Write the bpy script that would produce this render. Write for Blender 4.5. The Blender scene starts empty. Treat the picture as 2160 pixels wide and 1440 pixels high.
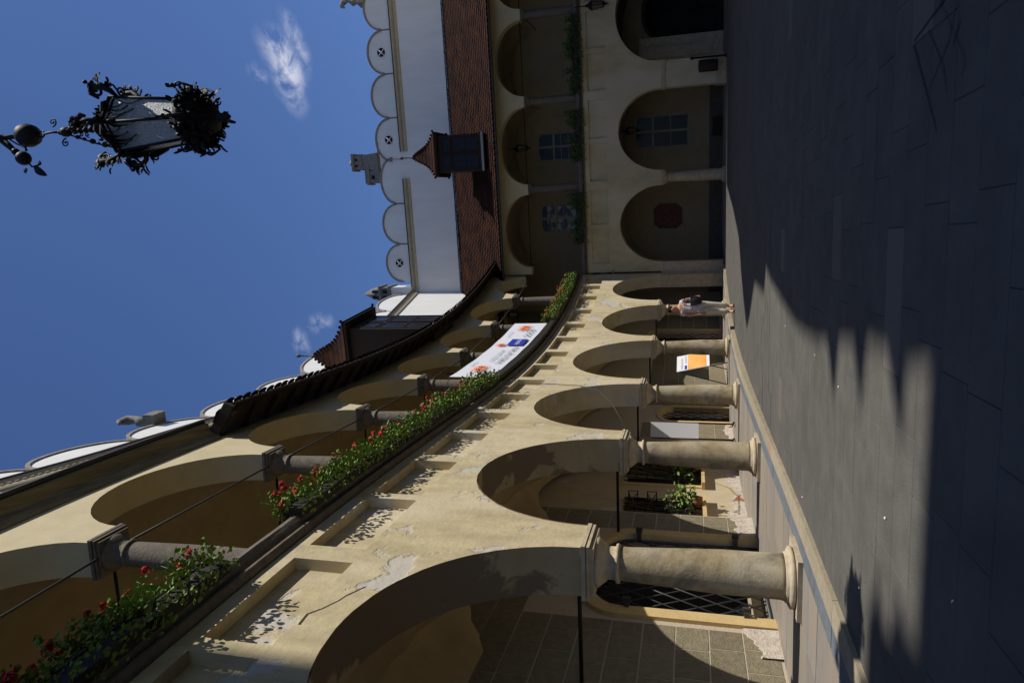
import bpy, math, random
import numpy as np
from mathutils import Vector, Matrix, Quaternion

random.seed(7); rng = np.random.default_rng(7)
R = math.radians
SC = bpy.context.scene
COL = SC.collection

# ------------------------------------------------------------------ camera
TH, FOC, CAMH = 0.253, 1453.0, 1.2
cd = bpy.data.cameras.new('camera'); cam = bpy.data.objects.new('camera', cd); COL.objects.link(cam)
cd.sensor_width = 36.0; cd.lens = FOC/2160*36.0; cd.clip_start = 0.05; cd.clip_end = 3000
fwd = Vector((0, math.cos(TH), math.sin(TH))); upv = Vector((0, -math.sin(TH), math.cos(TH))); rgt = Vector((1, 0, 0))
m = Matrix.Identity(4)
for i in range(3):
    m[i][0] = -upv[i]; m[i][1] = rgt[i]; m[i][2] = -fwd[i]
m.translation = Vector((0, 0, CAMH)); cam.matrix_world = m
SC.camera = cam

# ------------------------------------------------------------------ sun and sky
SUN_EL, SUN_AZ = R(53), R(-9)
S = Vector((math.cos(SUN_EL)*math.cos(SUN_AZ), math.cos(SUN_EL)*math.sin(SUN_AZ), math.sin(SUN_EL)))
ld = bpy.data.lights.new('sun', 'SUN'); sun = bpy.data.objects.new('sun', ld); COL.objects.link(sun)
ld.energy = 4.8; ld.angle = R(0.53); ld.color = (1.0, 0.95, 0.86)
sun.rotation_mode = 'QUATERNION'; sun.rotation_quaternion = (-S).to_track_quat('-Z', 'Y'); sun.location = (30, 0, 40)

world = bpy.data.worlds.new('World'); SC.world = world; world.use_nodes = True
wt = world.node_tree; wt.nodes.clear()
def wn(t, **k):
    n = wt.nodes.new(t)
    for a, b in k.items(): setattr(n, a, b)
    return n
out = wn('ShaderNodeOutputWorld'); bg = wn('ShaderNodeBackground'); sky = wn('ShaderNodeTexSky')
sky.sky_type = 'NISHITA'; sky.sun_disc = False; sky.sun_elevation = SUN_EL; sky.sun_rotation = R(99)
sky.altitude = 300; sky.air_density = 1.0; sky.dust_density = 0.35; sky.ozone_density = 2.2
SKYS = 0.062
bg.inputs[1].default_value = SKYS
tc = wn('ShaderNodeTexCoord')
def ray(X, Y):
    a = -(Y-720)/FOC; b = -(X-1080)/FOC
    return Vector((a, math.cos(TH)-b*math.sin(TH), math.sin(TH)+b*math.cos(TH)))
def cloud_mask(c0, c1, rad, seed, scale, lo, hi):
    """wispy streak between two sky directions"""
    a = ray(*c0).normalized(); b = ray(*c1).normalized()
    mid = ((a+b)/2).normalized(); ax = (b-a).normalized(); ay = mid.cross(ax).normalized(); L = (b-a).length/2
    d1 = wn('ShaderNodeVectorMath', operation='DOT_PRODUCT'); wt.links.new(tc.outputs['Generated'], d1.inputs[0]); d1.inputs[1].default_value = ax
    d2 = wn('ShaderNodeVectorMath', operation='DOT_PRODUCT'); wt.links.new(tc.outputs['Generated'], d2.inputs[0]); d2.inputs[1].default_value = ay
    d3 = wn('ShaderNodeVectorMath', operation='DOT_PRODUCT'); wt.links.new(tc.outputs['Generated'], d3.inputs[0]); d3.inputs[1].default_value = mid
    c = wn('ShaderNodeCombineXYZ'); wt.links.new(d1.outputs['Value'], c.inputs[0]); wt.links.new(d2.outputs['Value'], c.inputs[1]); wt.links.new(d3.outputs['Value'], c.inputs[2])
    off = wn('ShaderNodeVectorMath', operation='SUBTRACT'); wt.links.new(c.outputs[0], off.inputs[0]); off.inputs[1].default_value = (mid.dot(ax), mid.dot(ay), 1.0)
    wp = wn('ShaderNodeTexNoise'); wp.inputs['Scale'].default_value = 9; wp.inputs['Detail'].default_value = 6; wt.links.new(tc.outputs['Generated'], wp.inputs['Vector'])
    sub = wn('ShaderNodeVectorMath', operation='SUBTRACT'); wt.links.new(wp.outputs['Color'], sub.inputs[0]); sub.inputs[1].default_value = (.5, .5, .5)
    sc_ = wn('ShaderNodeVectorMath', operation='SCALE'); wt.links.new(sub.outputs[0], sc_.inputs[0]); sc_.inputs['Scale'].default_value = rad*2.2
    ad = wn('ShaderNodeVectorMath', operation='ADD'); wt.links.new(off.outputs[0], ad.inputs[0]); wt.links.new(sc_.outputs[0], ad.inputs[1])
    dv = wn('ShaderNodeVectorMath', operation='DIVIDE'); wt.links.new(ad.outputs[0], dv.inputs[0]); dv.inputs[1].default_value = (L, rad, 0.25)
    ln = wn('ShaderNodeVectorMath', operation='LENGTH'); wt.links.new(dv.outputs[0], ln.inputs[0])
    mr = wn('ShaderNodeMapRange'); mr.interpolation_type = 'SMOOTHSTEP'; wt.links.new(ln.outputs['Value'], mr.inputs[0]); mr.inputs[1].default_value = 1.15; mr.inputs[2].default_value = 0.1
    st = wn('ShaderNodeVectorMath', operation='MULTIPLY'); wt.links.new(off.outputs[0], st.inputs[0]); st.inputs[1].default_value = (scale*.85, scale*1.25, scale)
    ns = wn('ShaderNodeTexNoise'); ns.inputs['Scale'].default_value = 1.0; ns.inputs['Detail'].default_value = 9; ns.inputs['Roughness'].default_value = .62; ns.inputs['Distortion'].default_value = .6; wt.links.new(st.outputs[0], ns.inputs['Vector'])
    m2 = wn('ShaderNodeMapRange'); wt.links.new(ns.outputs['Fac'], m2.inputs[0]); m2.inputs[1].default_value = lo; m2.inputs[2].default_value = hi
    mu = wn('ShaderNodeMath', operation='MULTIPLY'); wt.links.new(mr.outputs[0], mu.inputs[0]); wt.links.new(m2.outputs[0], mu.inputs[1])
    return mu.outputs[0]
ck = [cloud_mask((545, 60), (650, 250), .030, 1, 34, .38, .58), cloud_mask((590, 5), (655, 200), .016, 2, 30, .42, .75),
      cloud_mask((628, 690), (650, 765), .013, 3, 40, .40, .85), cloud_mask((655, 660), (700, 705), .018, 4, 40, .42, .9), cloud_mask((520, 135), (560, 190), .012, 5, 40, .45, 1.0)]
acc = ck[0]
for q in ck[1:]:
    mx = wn('ShaderNodeMath', operation='MAXIMUM'); wt.links.new(acc, mx.inputs[0]); wt.links.new(q, mx.inputs[1]); acc = mx.outputs[0]
fc = wn('ShaderNodeMath', operation='MULTIPLY'); fc.inputs[1].default_value = .95; wt.links.new(acc, fc.inputs[0])
gm = wn('ShaderNodeMix', data_type='RGBA'); gm.blend_type = 'MULTIPLY'; gm.inputs[0].default_value = 1.0; wt.links.new(sky.outputs[0], gm.inputs[6]); gm.inputs[7].default_value = (1.0, 1.22, 1.68, 1)
mixc = wn('ShaderNodeMix', data_type='RGBA'); wt.links.new(fc.outputs[0], mixc.inputs[0]); wt.links.new(gm.outputs[2], mixc.inputs[6]); mixc.inputs[7].default_value = (11.0, 11.3, 13.5, 1)
wt.links.new(mixc.outputs[2], bg.inputs[0]); wt.links.new(bg.outputs[0], out.inputs[0])

SC.view_settings.view_transform = 'Standard'; SC.view_settings.look = 'None'; SC.view_settings.gamma = 1.0
SC.view_settings.use_curve_mapping = False; SC.view_settings.exposure = 0.0
SC.render.engine = 'CYCLES'
SC.cycles.max_bounces = 6; SC.cycles.diffuse_bounces = 4

# ------------------------------------------------------------------ materials
MATS = {}
def mat(name, col, rough=.8, col2=None, scale=6, detail=6, lo=.35, hi=.65, bump=0, bscale=30, metal=0, stain=None, sscale=.7, slo=.52, shi=.6,
        rand=0, spec=.3, streak=None, coords='Object', stretch=(1, 1, 1), alpha=None, col3=None):
    if name in MATS: return MATS[name]
    m = bpy.data.materials.new(name); m.use_nodes = True; t = m.node_tree; b = t.nodes['Principled BSDF']
    b.inputs['Roughness'].default_value = rough; b.inputs['Metallic'].default_value = metal; b.inputs['Specular IOR Level'].default_value = spec
    N = lambda ty: t.nodes.new(ty); Lk = t.links.new
    tcn = N('ShaderNodeTexCoord'); mp = N('ShaderNodeMapping'); mp.inputs['Scale'].default_value = stretch
    
    if coords == 'World':
        geo = N('ShaderNodeNewGeometry'); csrc = geo.outputs['Position']
    else: csrc = tcn.outputs[coords]
    Lk(csrc, mp.inputs[0]); vec = mp.outputs[0]
    cur = None
    if col2:
        n = N('ShaderNodeTexNoise'); n.inputs['Scale'].default_value = scale; n.inputs['Detail'].default_value = detail; n.inputs['Roughness'].default_value = .6
        Lk(vec, n.inputs['Vector']); r = N('ShaderNodeMapRange'); Lk(n.outputs['Fac'], r.inputs[0]); r.inputs[1].default_value = lo; r.inputs[2].default_value = hi
        mx = N('ShaderNodeMix'); mx.data_type = 'RGBA'; Lk(r.outputs[0], mx.inputs[0]); mx.inputs[6].default_value = (*col, 1); mx.inputs[7].default_value = (*col2, 1); cur = mx.outputs[2]
    else:
        rg = N('ShaderNodeRGB'); rg.outputs[0].default_value = (*col, 1); cur = rg.outputs[0]
    if col3:
        n = N('ShaderNodeTexNoise'); n.inputs['Scale'].default_value = scale*.23; n.inputs['Detail'].default_value = 4
        Lk(vec, n.inputs['Vector']); r = N('ShaderNodeMapRange'); Lk(n.outputs['Fac'], r.inputs[0]); r.inputs[1].default_value = .42; r.inputs[2].default_value = .7
        mx = N('ShaderNodeMix'); mx.data_type = 'RGBA'; Lk(r.outputs[0], mx.inputs[0]); Lk(cur, mx.inputs[6]); mx.inputs[7].default_value = (*col3, 1); cur = mx.outputs[2]
    hgt = None
    if stain:
        n = N('ShaderNodeTexNoise'); n.inputs['Scale'].default_value = sscale; n.inputs['Detail'].default_value = 9; n.inputs['Roughness'].default_value = .55; n.inputs['Distortion'].default_value = .4
        Lk(csrc, n.inputs['Vector']); r = N('ShaderNodeMapRange'); Lk(n.outputs['Fac'], r.inputs[0]); r.inputs[1].default_value = slo; r.inputs[2].default_value = shi
        mx = N('ShaderNodeMix'); mx.data_type = 'RGBA'; Lk(r.outputs[0], mx.inputs[0]); Lk(cur, mx.inputs[6]); mx.inputs[7].default_value = (*stain, 1); cur = mx.outputs[2]; hgt = r.outputs[0]
    if rand:
        oi = N('ShaderNodeObjectInfo'); r = N('ShaderNodeMapRange'); Lk(oi.outputs['Random'], r.inputs[0]); r.inputs[3].default_value = 1-rand; r.inputs[4].default_value = 1+rand
        hs = N('ShaderNodeHueSaturation'); Lk(cur, hs.inputs['Color']); Lk(r.outputs[0], hs.inputs['Value']); cur = hs.outputs[0]
    Lk(cur, b.inputs['Base Color'])
    if bump:
        n = N('ShaderNodeTexNoise'); n.inputs['Scale'].default_value = bscale; n.inputs['Detail'].default_value = 8; n.inputs['Roughness'].default_value = .65; Lk(csrc, n.inputs['Vector'])
        bp = N('ShaderNodeBump'); bp.inputs['Strength'].default_value = bump; bp.inputs['Distance'].default_value = .02
        if hgt:
            s_ = N('ShaderNodeMath'); s_.operation = 'MULTIPLY_ADD'; Lk(hgt, s_.inputs[0]); s_.inputs[1].default_value = -.6; Lk(n.outputs['Fac'], s_.inputs[2]); Lk(s_.outputs[0], bp.inputs['Height'])
        else: Lk(n.outputs['Fac'], bp.inputs['Height'])
        Lk(bp.outputs[0], b.inputs['Normal'])
    if alpha: b.inputs['Transmission Weight'].default_value = alpha; b.inputs['IOR'].default_value = 1.3
    MATS[name] = m; return m

M_cream = mat('cream_plaster', (.54, .455, .275), .9, (.40, .33, .20), 5, detail=9, stain=(.50, .46, .39), sscale=1.5, slo=.57, shi=.60, bump=.75, bscale=7, col3=(.60, .52, .37), stretch=(1, 1, .38))
M_cream_far = mat('cream_plaster_far', (.54, .455, .275), .9, (.43, .36, .22), 4, detail=9, bump=.5, bscale=7, col3=(.60, .52, .37), stretch=(1, 1, .45))
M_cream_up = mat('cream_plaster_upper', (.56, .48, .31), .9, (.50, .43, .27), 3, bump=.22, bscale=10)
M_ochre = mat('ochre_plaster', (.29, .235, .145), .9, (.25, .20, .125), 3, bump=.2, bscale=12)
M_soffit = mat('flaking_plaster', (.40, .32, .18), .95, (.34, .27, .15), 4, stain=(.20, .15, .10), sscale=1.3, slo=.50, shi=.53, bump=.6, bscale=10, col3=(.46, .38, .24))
M_ochre_warm = mat('warm_ochre_plaster', (.38, .29, .15), .95, (.31, .235, .12), 2.5, bump=.25, bscale=9)  # warm ochre for the lower vault, gallery floors and inner walls
M_beige = mat('beige_plaster', (.52, .43, .29), .95, (.46, .38, .25), 3, stain=(.6, .52, .44), sscale=1.5, slo=.62, shi=.68, bump=.3, bscale=16)
M_stone = mat('sandstone', (.36, .29, .175), .9, (.23, .175, .10), 11, bump=.28, bscale=45, lo=.4, hi=.7, stain=(.17, .145, .10), sscale=2.6, slo=.54, shi=.68, col3=(.42, .37, .27))
M_stonepale = mat('pale_sandstone', (.52, .44, .32), .85, (.40, .32, .21), 9, bump=.4, bscale=25)
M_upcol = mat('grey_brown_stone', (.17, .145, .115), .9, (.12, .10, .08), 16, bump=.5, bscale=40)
M_block = mat('stone_block_render', (.27, .23, .155), .95, (.20, .17, .11), 14, bump=.9, bscale=45, rand=.1)
M_mortar = mat('light_mortar', (.50, .44, .345), .95, (.48, .40, .30), 20, bump=.4)
M_debris = mat('broken_plaster', (.62, .56, .48), .95, (.45, .38, .31), 12, stain=(.36, .13, .06), sscale=3.5, slo=.62, shi=.66, bump=1, bscale=25)
M_white = mat('white_plaster', (.72, .71, .68), .85, (.65, .64, .61), 1.8, detail=9, stretch=(1.5, 1.5, .35), bump=.12, bscale=8)
M_whitetrim = mat('stone_coping_band', (.30, .26, .23), .9, (.22, .19, .17), 8, bump=.3)
M_cornice = mat('buff_cornice', (.46, .40, .29), .9, (.38, .33, .24), 6, bump=.2)
M_greystone = mat('grey_finial_stone', (.24, .225, .195), .9, (.15, .14, .12), 9, bump=.5)
M_tile = mat('red_clay_tile', (.032, .0115, .007), .9, (.014, .008, .008), 9, bump=.4, bscale=30, spec=.08, lo=.4, hi=.6, col3=(.052, .019, .009))
M_wood = mat('dark_stained_wood', (.032, .022, .016), .8, (.018, .012, .009), 10, bump=.3, stretch=(8, 8, 1))
M_iron = mat('black_iron', (.010, .010, .011), .6, (.018, .015, .014), 20, spec=.22)
M_ironlit = mat('black_iron_lit', (.045, .045, .047), .5, spec=.5)  # lit copy of the black iron, brightness put into the colour
M_lead = mat('dark_sheet_metal', (.06, .05, .042), .6, (.045, .04, .035), 9)
M_coping = mat('weathered_coping_stone', (.19, .16, .13), .9, (.13, .105, .085), 10, bump=.7, bscale=28)
M_pave = mat('grey_granite_slab', (.126, .120, .106), .85, (.099, .094, .083), 5, detail=10, bump=.4, bscale=70, rand=.055, spec=.2, coords='World', stain=(.088, .083, .076), sscale=1.1, slo=.50, shi=.72)
M_pavewarm = mat('brown_granite_slab', (.15, .137, .115), .8, (.13, .118, .10), 40, bump=.25, bscale=60, rand=.1, spec=.35)
M_joint = mat('dark_paving_joint', (.085, .082, .075), .95, (.07, .067, .062), 30, bump=.3)
M_kerb = mat('yellow_sandstone_kerb', (.36, .31, .225), .85, (.30, .25, .17), 10, bump=.4, rand=.08, stain=(.40, .26, .17), sscale=1.2, slo=.6, shi=.7)
M_blue = mat('bluish_border_slab', (.15, .17, .19), .8, (.12, .135, .15), 14, bump=.3, rand=.1)
M_floor = mat('gallery_floor_slab', (.25, .235, .21), .75, (.22, .195, .17), 6, bump=.2, bscale=20, rand=.1, stretch=(1, 6, 1), col3=(.29, .23, .17))
M_glass = mat('dark_window_glass', (.012, .013, .016), .25, spec=.22)
M_frame = mat('grey_green_window_frame', (.28, .27, .19), .7, (.22, .21, .15), 8)
M_dooryel = mat('yellow_stone_surround', (.62, .46, .22), .9, (.54, .39, .18), 5, bump=.3)
M_leaf = mat('geranium_leaf', (.095, .175, .024), .6, (.18, .26, .04), 9, rand=0, coords='Object')
M_leafdk = mat('dark_leaf', (.045, .11, .02), .6, (.07, .15, .03), 9)
M_stem = mat('plant_stem', (.10, .12, .04), .8)
M_petal = mat('red_petal', (.50, .02, .025), .7, (.58, .045, .06), 12, spec=.1)
M_petalp = mat('pink_petal', (.75, .16, .30), .6, (.8, .3, .38), 12)
M_box = mat('black_planter', (.03, .025, .022), .7)
M_banner = mat('white_banner_cloth', (.72, .74, .82), .7)
M_orange = mat('orange_print', (.85, .22, .08), .7)
M_orange2 = mat('orange_poster', (.85, .36, .06), .6, (.90, .5, .15), 2.5, detail=2)
M_blueprint = mat('blue_print', (.03, .04, .40), .6)
M_ink = mat('grey_ink', (.22, .24, .26), .7)
M_inkl = mat('pale_grey_ink', (.45, .48, .55), .7)
M_paper = mat('white_board', (.78, .78, .82), .6)
M_redrock = mat('red_marble_relief', (.16, .055, .04), .7, (.09, .04, .035), 14, bump=.6, bscale=25)
M_dado_and_shade = mat('dark_grey_dado_and_passage_shade', (.10, .095, .085), .9, (.07, .066, .06), 6, bump=.3)
M_skin = mat('skin', (.55, .27, .17), .6)
M_hair = mat('dark_brown_hair', (.03, .014, .009), .9, spec=.1)
M_blouse = mat('floral_blouse_cloth', (.72, .62, .62), .9, (.22, .12, .16), 38, detail=2, lo=.5, hi=.62)
M_trouser = mat('beige_trouser_cloth', (.62, .56, .46), .9, (.56, .50, .40), 12, bump=.3)
M_bag = mat('black_bag', (.015, .016, .02), .5)
M_shoe = mat('brown_sandal', (.12, .05, .03), .7)
M_green = mat('green_painted_steel', (.04, .07, .045), .6)
M_lampglass = mat('frosted_lantern_glass', (.62, .66, .68), .4, (.30, .33, .35), 55, bump=.6, bscale=60, spec=.5)
_t = M_lampglass.node_tree; _b = _t.nodes['Principled BSDF']; _tr = _t.nodes.new('ShaderNodeBsdfTranslucent'); _tr.inputs[0].default_value = (.75, .80, .85, 1)
_mx = _t.nodes.new('ShaderNodeMixShader'); _mx.inputs[0].default_value = .22; _t.links.new(_b.outputs[0], _mx.inputs[1]); _t.links.new(_tr.outputs[0], _mx.inputs[2]); _t.links.new(_mx.outputs[0], _t.nodes['Material Output'].inputs[0])
M_litter = mat('white_litter', (.7, .7, .7), .8)

# ------------------------------------------------------------------ mesh builder
class MB:
    def __init__(s): s.v = []; s.f = []; s.sm = []
    def add(s, vs, fs, smooth=False):
        o = len(s.v); s.v += [tuple(v) for v in vs]; s.f += [tuple(i+o for i in f) for f in fs]; s.sm += [smooth]*len(fs)
    def quad(s, a, b, c, d): s.add([a, b, c, d], [(0, 1, 2, 3)])
    def box(s, lo, hi, M=None):
        x0, y0, z0 = lo; x1, y1, z1 = hi
        vs = [Vector(p) for p in [(x0,y0,z0),(x1,y0,z0),(x1,y1,z0),(x0,y1,z0),(x0,y0,z1),(x1,y0,z1),(x1,y1,z1),(x0,y1,z1)]]
        if M: vs = [M @ v if isinstance(M, Matrix) else Vector(M(v)) for v in vs]
        s.add(vs, [(0,3,2,1),(4,5,6,7),(0,1,5,4),(1,2,6,5),(2,3,7,6),(3,0,4,7)])
    def lathe(s, prof, c=(0, 0), n=24, M=None, cap=True, smooth=True):
        vs = []
        for r, z in prof:
            for i in range(n):
                a = 2*math.pi*i/n; p = Vector((c[0]+r*math.cos(a), c[1]+r*math.sin(a), z))
                vs.append(M @ p if M else p)
        fs = [(k*n+i, k*n+(i+1) % n, (k+1)*n+(i+1) % n, (k+1)*n+i) for k in range(len(prof)-1) for i in range(n)]
        if cap: fs += [tuple(range(n-1, -1, -1)), tuple((len(prof)-1)*n+i for i in range(n))]
        s.add(vs, fs, smooth)
    def tube(s, pts, r, n=8, closed=False, smooth=True):
        pts = [Vector(p) for p in pts]; K = len(pts); rs = r if isinstance(r, (list, tuple)) else [r]*K
        vs = []; prev = None
        for i, p in enumerate(pts):
            t = (pts[min(i+1, K-1)]-pts[max(i-1, 0)])
            t = t.normalized() if t.length > 1e-9 else Vector((0, 0, 1))
            if prev is None:
                u = t.orthogonal().normalized()
            else:
                u = (prev - t*prev.dot(t)); u = u.normalized() if u.length > 1e-6 else t.orthogonal().normalized()
            prev = u; w = t.cross(u)
            for j in range(n):
                a = 2*math.pi*j/n; vs.append(p+(u*math.cos(a)+w*math.sin(a))*rs[i])
        fs = [(k*n+i, k*n+(i+1) % n, (k+1)*n+(i+1) % n, (k+1)*n+i) for k in range(K-1) for i in range(n)]
        fs += [tuple(range(n-1, -1, -1)), tuple((K-1)*n+i for i in range(n))]
        s.add(vs, fs, smooth)
    def ball(s, c, r, n=12, sq=(1, 1, 1)):
        k = n//2; c = Vector(c)
        vs = [c+Vector((0, 0, -r*sq[2]))]
        for i in range(1, k):
            ph = -math.pi/2+math.pi*i/k
            for j in range(n):
                a = 2*math.pi*j/n; vs.append(c+Vector((r*sq[0]*math.cos(ph)*math.cos(a), r*sq[1]*math.cos(ph)*math.sin(a), r*sq[2]*math.sin(ph))))
        vs.append(c+Vector((0, 0, r*sq[2])))
        fs = [(0, 1+(j+1) % n, 1+j) for j in range(n)]
        for i in range(k-2): fs += [(1+i*n+j, 1+i*n+(j+1) % n, 1+(i+1)*n+(j+1) % n, 1+(i+1)*n+j) for j in range(n)]
        o = 1+(k-2)*n; fs += [(o+j, o+(j+1) % n, len(vs)-1) for j in range(n)]
        s.add(vs, fs, True)
    def mesh(s, name):
        me = bpy.data.meshes.new(name); me.from_pydata(s.v, [], s.f)
        me.polygons.foreach_set('use_smooth', s.sm); me.update(); return me
    def build(s, name, m, parent=None, weld=False, mirror_n=False):
        me = s.mesh(name)
        if weld or True:
            import bmesh
            bm = bmesh.new(); bm.from_mesh(me)
            if weld: bmesh.ops.remove_doubles(bm, verts=bm.verts, dist=.0005)
            if len(bm.faces) < 60000: bmesh.ops.recalc_face_normals(bm, faces=bm.faces)
            bm.to_mesh(me); bm.free()
        me.materials.append(m)
        return link(name, me, parent)
def link(name, me, parent=None, loc=None):
    o = bpy.data.objects.new(name, me); COL.objects.link(o)
    if parent: o.parent = parent
    if loc is not None: o.location = loc
    return o
def tag(o, label, cat, group=None, kind=None):
    o['label'] = label; o['category'] = cat
    if group: o['group'] = group
    if kind: o['kind'] = kind
    return o
def thing(name, label, cat, loc=(0, 0, 0), rz=0, group=None):
    o = bpy.data.objects.new(name, None); COL.objects.link(o); o.location = loc; o.rotation_euler = (0, 0, rz); o.empty_display_size = .1
    return tag(o, label, cat, group)
def structure(o): o['kind'] = 'structure'; return o
def stuff(o): o['kind'] = 'stuff'; return o
def copy_tree(o, parent=None):
    c = o.copy(); COL.objects.link(c)
    if parent: c.parent = parent
    for ch in list(o.children): copy_tree(ch, c)
    return c

# ------------------------------------------------------------------ frames: s along the wall, d out towards the court, z up
PC = [0.0007095959864830355, -0.02064172070995647, 0.3267559394909651, -3.20464572468811]
fx = lambda y: ((PC[0]*y+PC[1])*y+PC[2])*y+PC[3]
def dfx(y): return (3*PC[0]*y+2*PC[1])*y+PC[2]
class Poly:
    def __init__(s, pts):
        s.P = np.array(pts, float); seg = np.diff(s.P, axis=0); L = np.hypot(seg[:, 0], seg[:, 1]); s.S = np.concatenate([[0], np.cumsum(L)])
        T = seg/L[:, None]; Tv = np.vstack([T[:1], (T[1:]+T[:-1]), T[-1:]]); s.T = Tv/np.hypot(Tv[:, 0], Tv[:, 1])[:, None]
    def pt(s, q, d=0., z=0.):
        x = np.interp(q, s.S, s.P[:, 0]); y = np.interp(q, s.S, s.P[:, 1])
        if q < 0: x = s.P[0, 0]+q*s.T[0, 0]; y = s.P[0, 1]+q*s.T[0, 1]
        if q > s.S[-1]: x = s.P[-1, 0]+(q-s.S[-1])*s.T[-1, 0]; y = s.P[-1, 1]+(q-s.S[-1])*s.T[-1, 1]
        tx = np.interp(q, s.S, s.T[:, 0]); ty = np.interp(q, s.S, s.T[:, 1]); n = math.hypot(tx, ty); tx /= n; ty /= n
        return Vector((x+d*ty, y-d*tx, z))
    def ang(s, q):
        tx = np.interp(q, s.S, s.T[:, 0]); ty = np.interp(q, s.S, s.T[:, 1]); return math.atan2(ty, tx)
    def sy(s, y): return float(np.interp(y, s.P[:, 1], s.S))
ys = np.arange(0, 23.66, .25)
LW = Poly([(fx(min(max(y, 0), 30)), y) for y in ys])          # left wing front face, d>0 towards the court
CORN = (2.6, 23.6); MS = -.22; cn = math.hypot(1, MS)
FW = Poly([(CORN[0]+q/cn, CORN[1]+q*MS/cn) for q in (-.3, 14.0)])
FO = .3                                                           # far wing s = onplane s + .3
LEND = LW.S[-1]
L_ = LW.sy
def Ld(y, d):
    q = L_(y)
    for _ in range(8): q += y-LW.pt(q, d).y
    return q

PLACE=0
def wall(fr, s0, s1, zbot, ztop, ops=(), th=.4, d0=0., panels=(), prec=.11, step=.45, back=True, zb=None):
    """solid wall; ops = (sa, sb, zsill or None, zspring, rise); panels = (sa, sb, za, zb) recessed fields"""
    mb = MB(); P = fr.pt
    arch = [o for o in ops]
    cuts = {s0, s1}
    for o in arch:
        n = 20 if o[4] > 0 else 1
        for k in range(n+1): cuts.add(o[0]+(o[1]-o[0])*(.5-.5*math.cos(math.pi*k/n)))
    for p in panels: cuts.update(p[:2])
    q = s0
    while q < s1: cuts.add(q); q += step
    c = sorted(cuts); cc = [c[0]]
    for x in c[1:]:
        if x-cc[-1] > 1e-4: cc.append(x)
    pz = sorted({zbot, ztop} | {z for p in panels for z in p[2:]})
    pz0 = min([p[2] for p in panels], default=None)
    for a, b in zip(cc[:-1], cc[1:]):
        if b <= s0 or a >= s1: continue
        mid = (a+b)/2; op = next((o for o in arch if o[0] < mid < o[1]), None)
        def zl(x):
            if not op: return zbot
            u = (x-(op[0]+op[1])/2)/((op[1]-op[0])/2); return op[3]+op[4]*math.sqrt(max(0, 1-u*u))
        za, zb_ = zl(a), zl(b)
        ztp = pz0 if pz0 else ztop
        for dd in ([d0, d0-th] if back else [d0]):
            mb.quad(P(a, dd, za), P(b, dd, zb_), P(b, dd, ztp), P(a, dd, ztp))
        mb.quad(P(a, d0, za), P(b, d0, zb_), P(b, d0-th, zb_), P(a, d0-th, za))
        if op and op[2] is not None:
            for dd in ([d0, d0-th] if back else [d0]): mb.quad(P(a, dd, zbot), P(b, dd, zbot), P(b, dd, op[2]), P(a, dd, op[2]))
            mb.quad(P(a, d0, op[2]), P(b, d0, op[2]), P(b, d0-th, op[2]), P(a, d0-th, op[2]))
        if pz0:
            if back: mb.quad(P(a, d0-th, pz0), P(b, d0-th, pz0), P(b, d0-th, ztop), P(a, d0-th, ztop))
            zz = [z for z in pz if z >= pz0]
            for z0, z1 in zip(zz[:-1], zz[1:]):
                zm = (z0+z1)/2; pn = next((p for p in panels if p[0] < mid < p[1] and p[2] < zm < p[3]), None)
                dd = d0-prec if pn else d0
                mb.quad(P(a, dd, z0), P(b, dd, z0), P(b, dd, z1), P(a, dd, z1))
                if pn:
                    mb.quad(P(a, d0, pn[3]), P(b, d0, pn[3]), P(b, dd, pn[3]), P(a, dd, pn[3])) if abs(z1-pn[3]) < 1e-6 else None
                    mb.quad(P(a, d0, pn[2]), P(b, d0, pn[2]), P(b, dd, pn[2]), P(a, dd, pn[2])) if abs(z0-pn[2]) < 1e-6 else None
                    for e in pn[:2]:
                        if abs(a-e) < 1e-4 or abs(b-e) < 1e-4: mb.quad(P(e, d0, z0), P(e, d0, z1), P(e, dd, z1), P(e, dd, z0))
        mb.quad(P(a, d0, ztop), P(b, d0, ztop), P(b, d0-th, ztop), P(a, d0-th, ztop))
        if back and not op: pass
    for e, z0 in ((s0, zbot), (s1, zbot)): mb.quad(P(e, d0, z0), P(e, d0-th, z0), P(e, d0-th, ztop), P(e, d0, ztop))
    for o in arch:
        for e in o[:2]:
            lo = o[2] if o[2] is not None else zbot
            if o[3]-lo > 1e-4: mb.quad(P(e, d0, lo), P(e, d0-th, lo), P(e, d0-th, o[3]), P(e, d0, o[3]))
    return mb
def sweep(fr, s0, s1, prof, step=.5, mb=None, closed=True, jit=0):
    mb = mb or MB(); n = max(1, int((s1-s0)/step)); K = len(prof); vs = []
    for i in range(n+1):
        q = s0+(s1-s0)*i/n
        for d, z in prof: vs.append(fr.pt(q, d+(random.uniform(-jit, jit) if jit else 0), z+(random.uniform(-jit, jit) if jit else 0)))
    fs = []
    for i in range(n):
        for k in range(K if closed else K-1): fs.append((i*K+k, (i+1)*K+k, (i+1)*K+(k+1) % K, i*K+(k+1) % K))
    if closed: fs += [tuple(range(K)), tuple(n*K+k for k in range(K-1, -1, -1))]
    mb.add(vs, fs); return mb
def rbox(fr, s0, s1, d0, d1, z0, z1, mb=None, step=1.0):
    return sweep(fr, s0, s1, [(d0, z0), (d1, z0), (d1, z1), (d0, z1)], step, mb)
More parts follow.
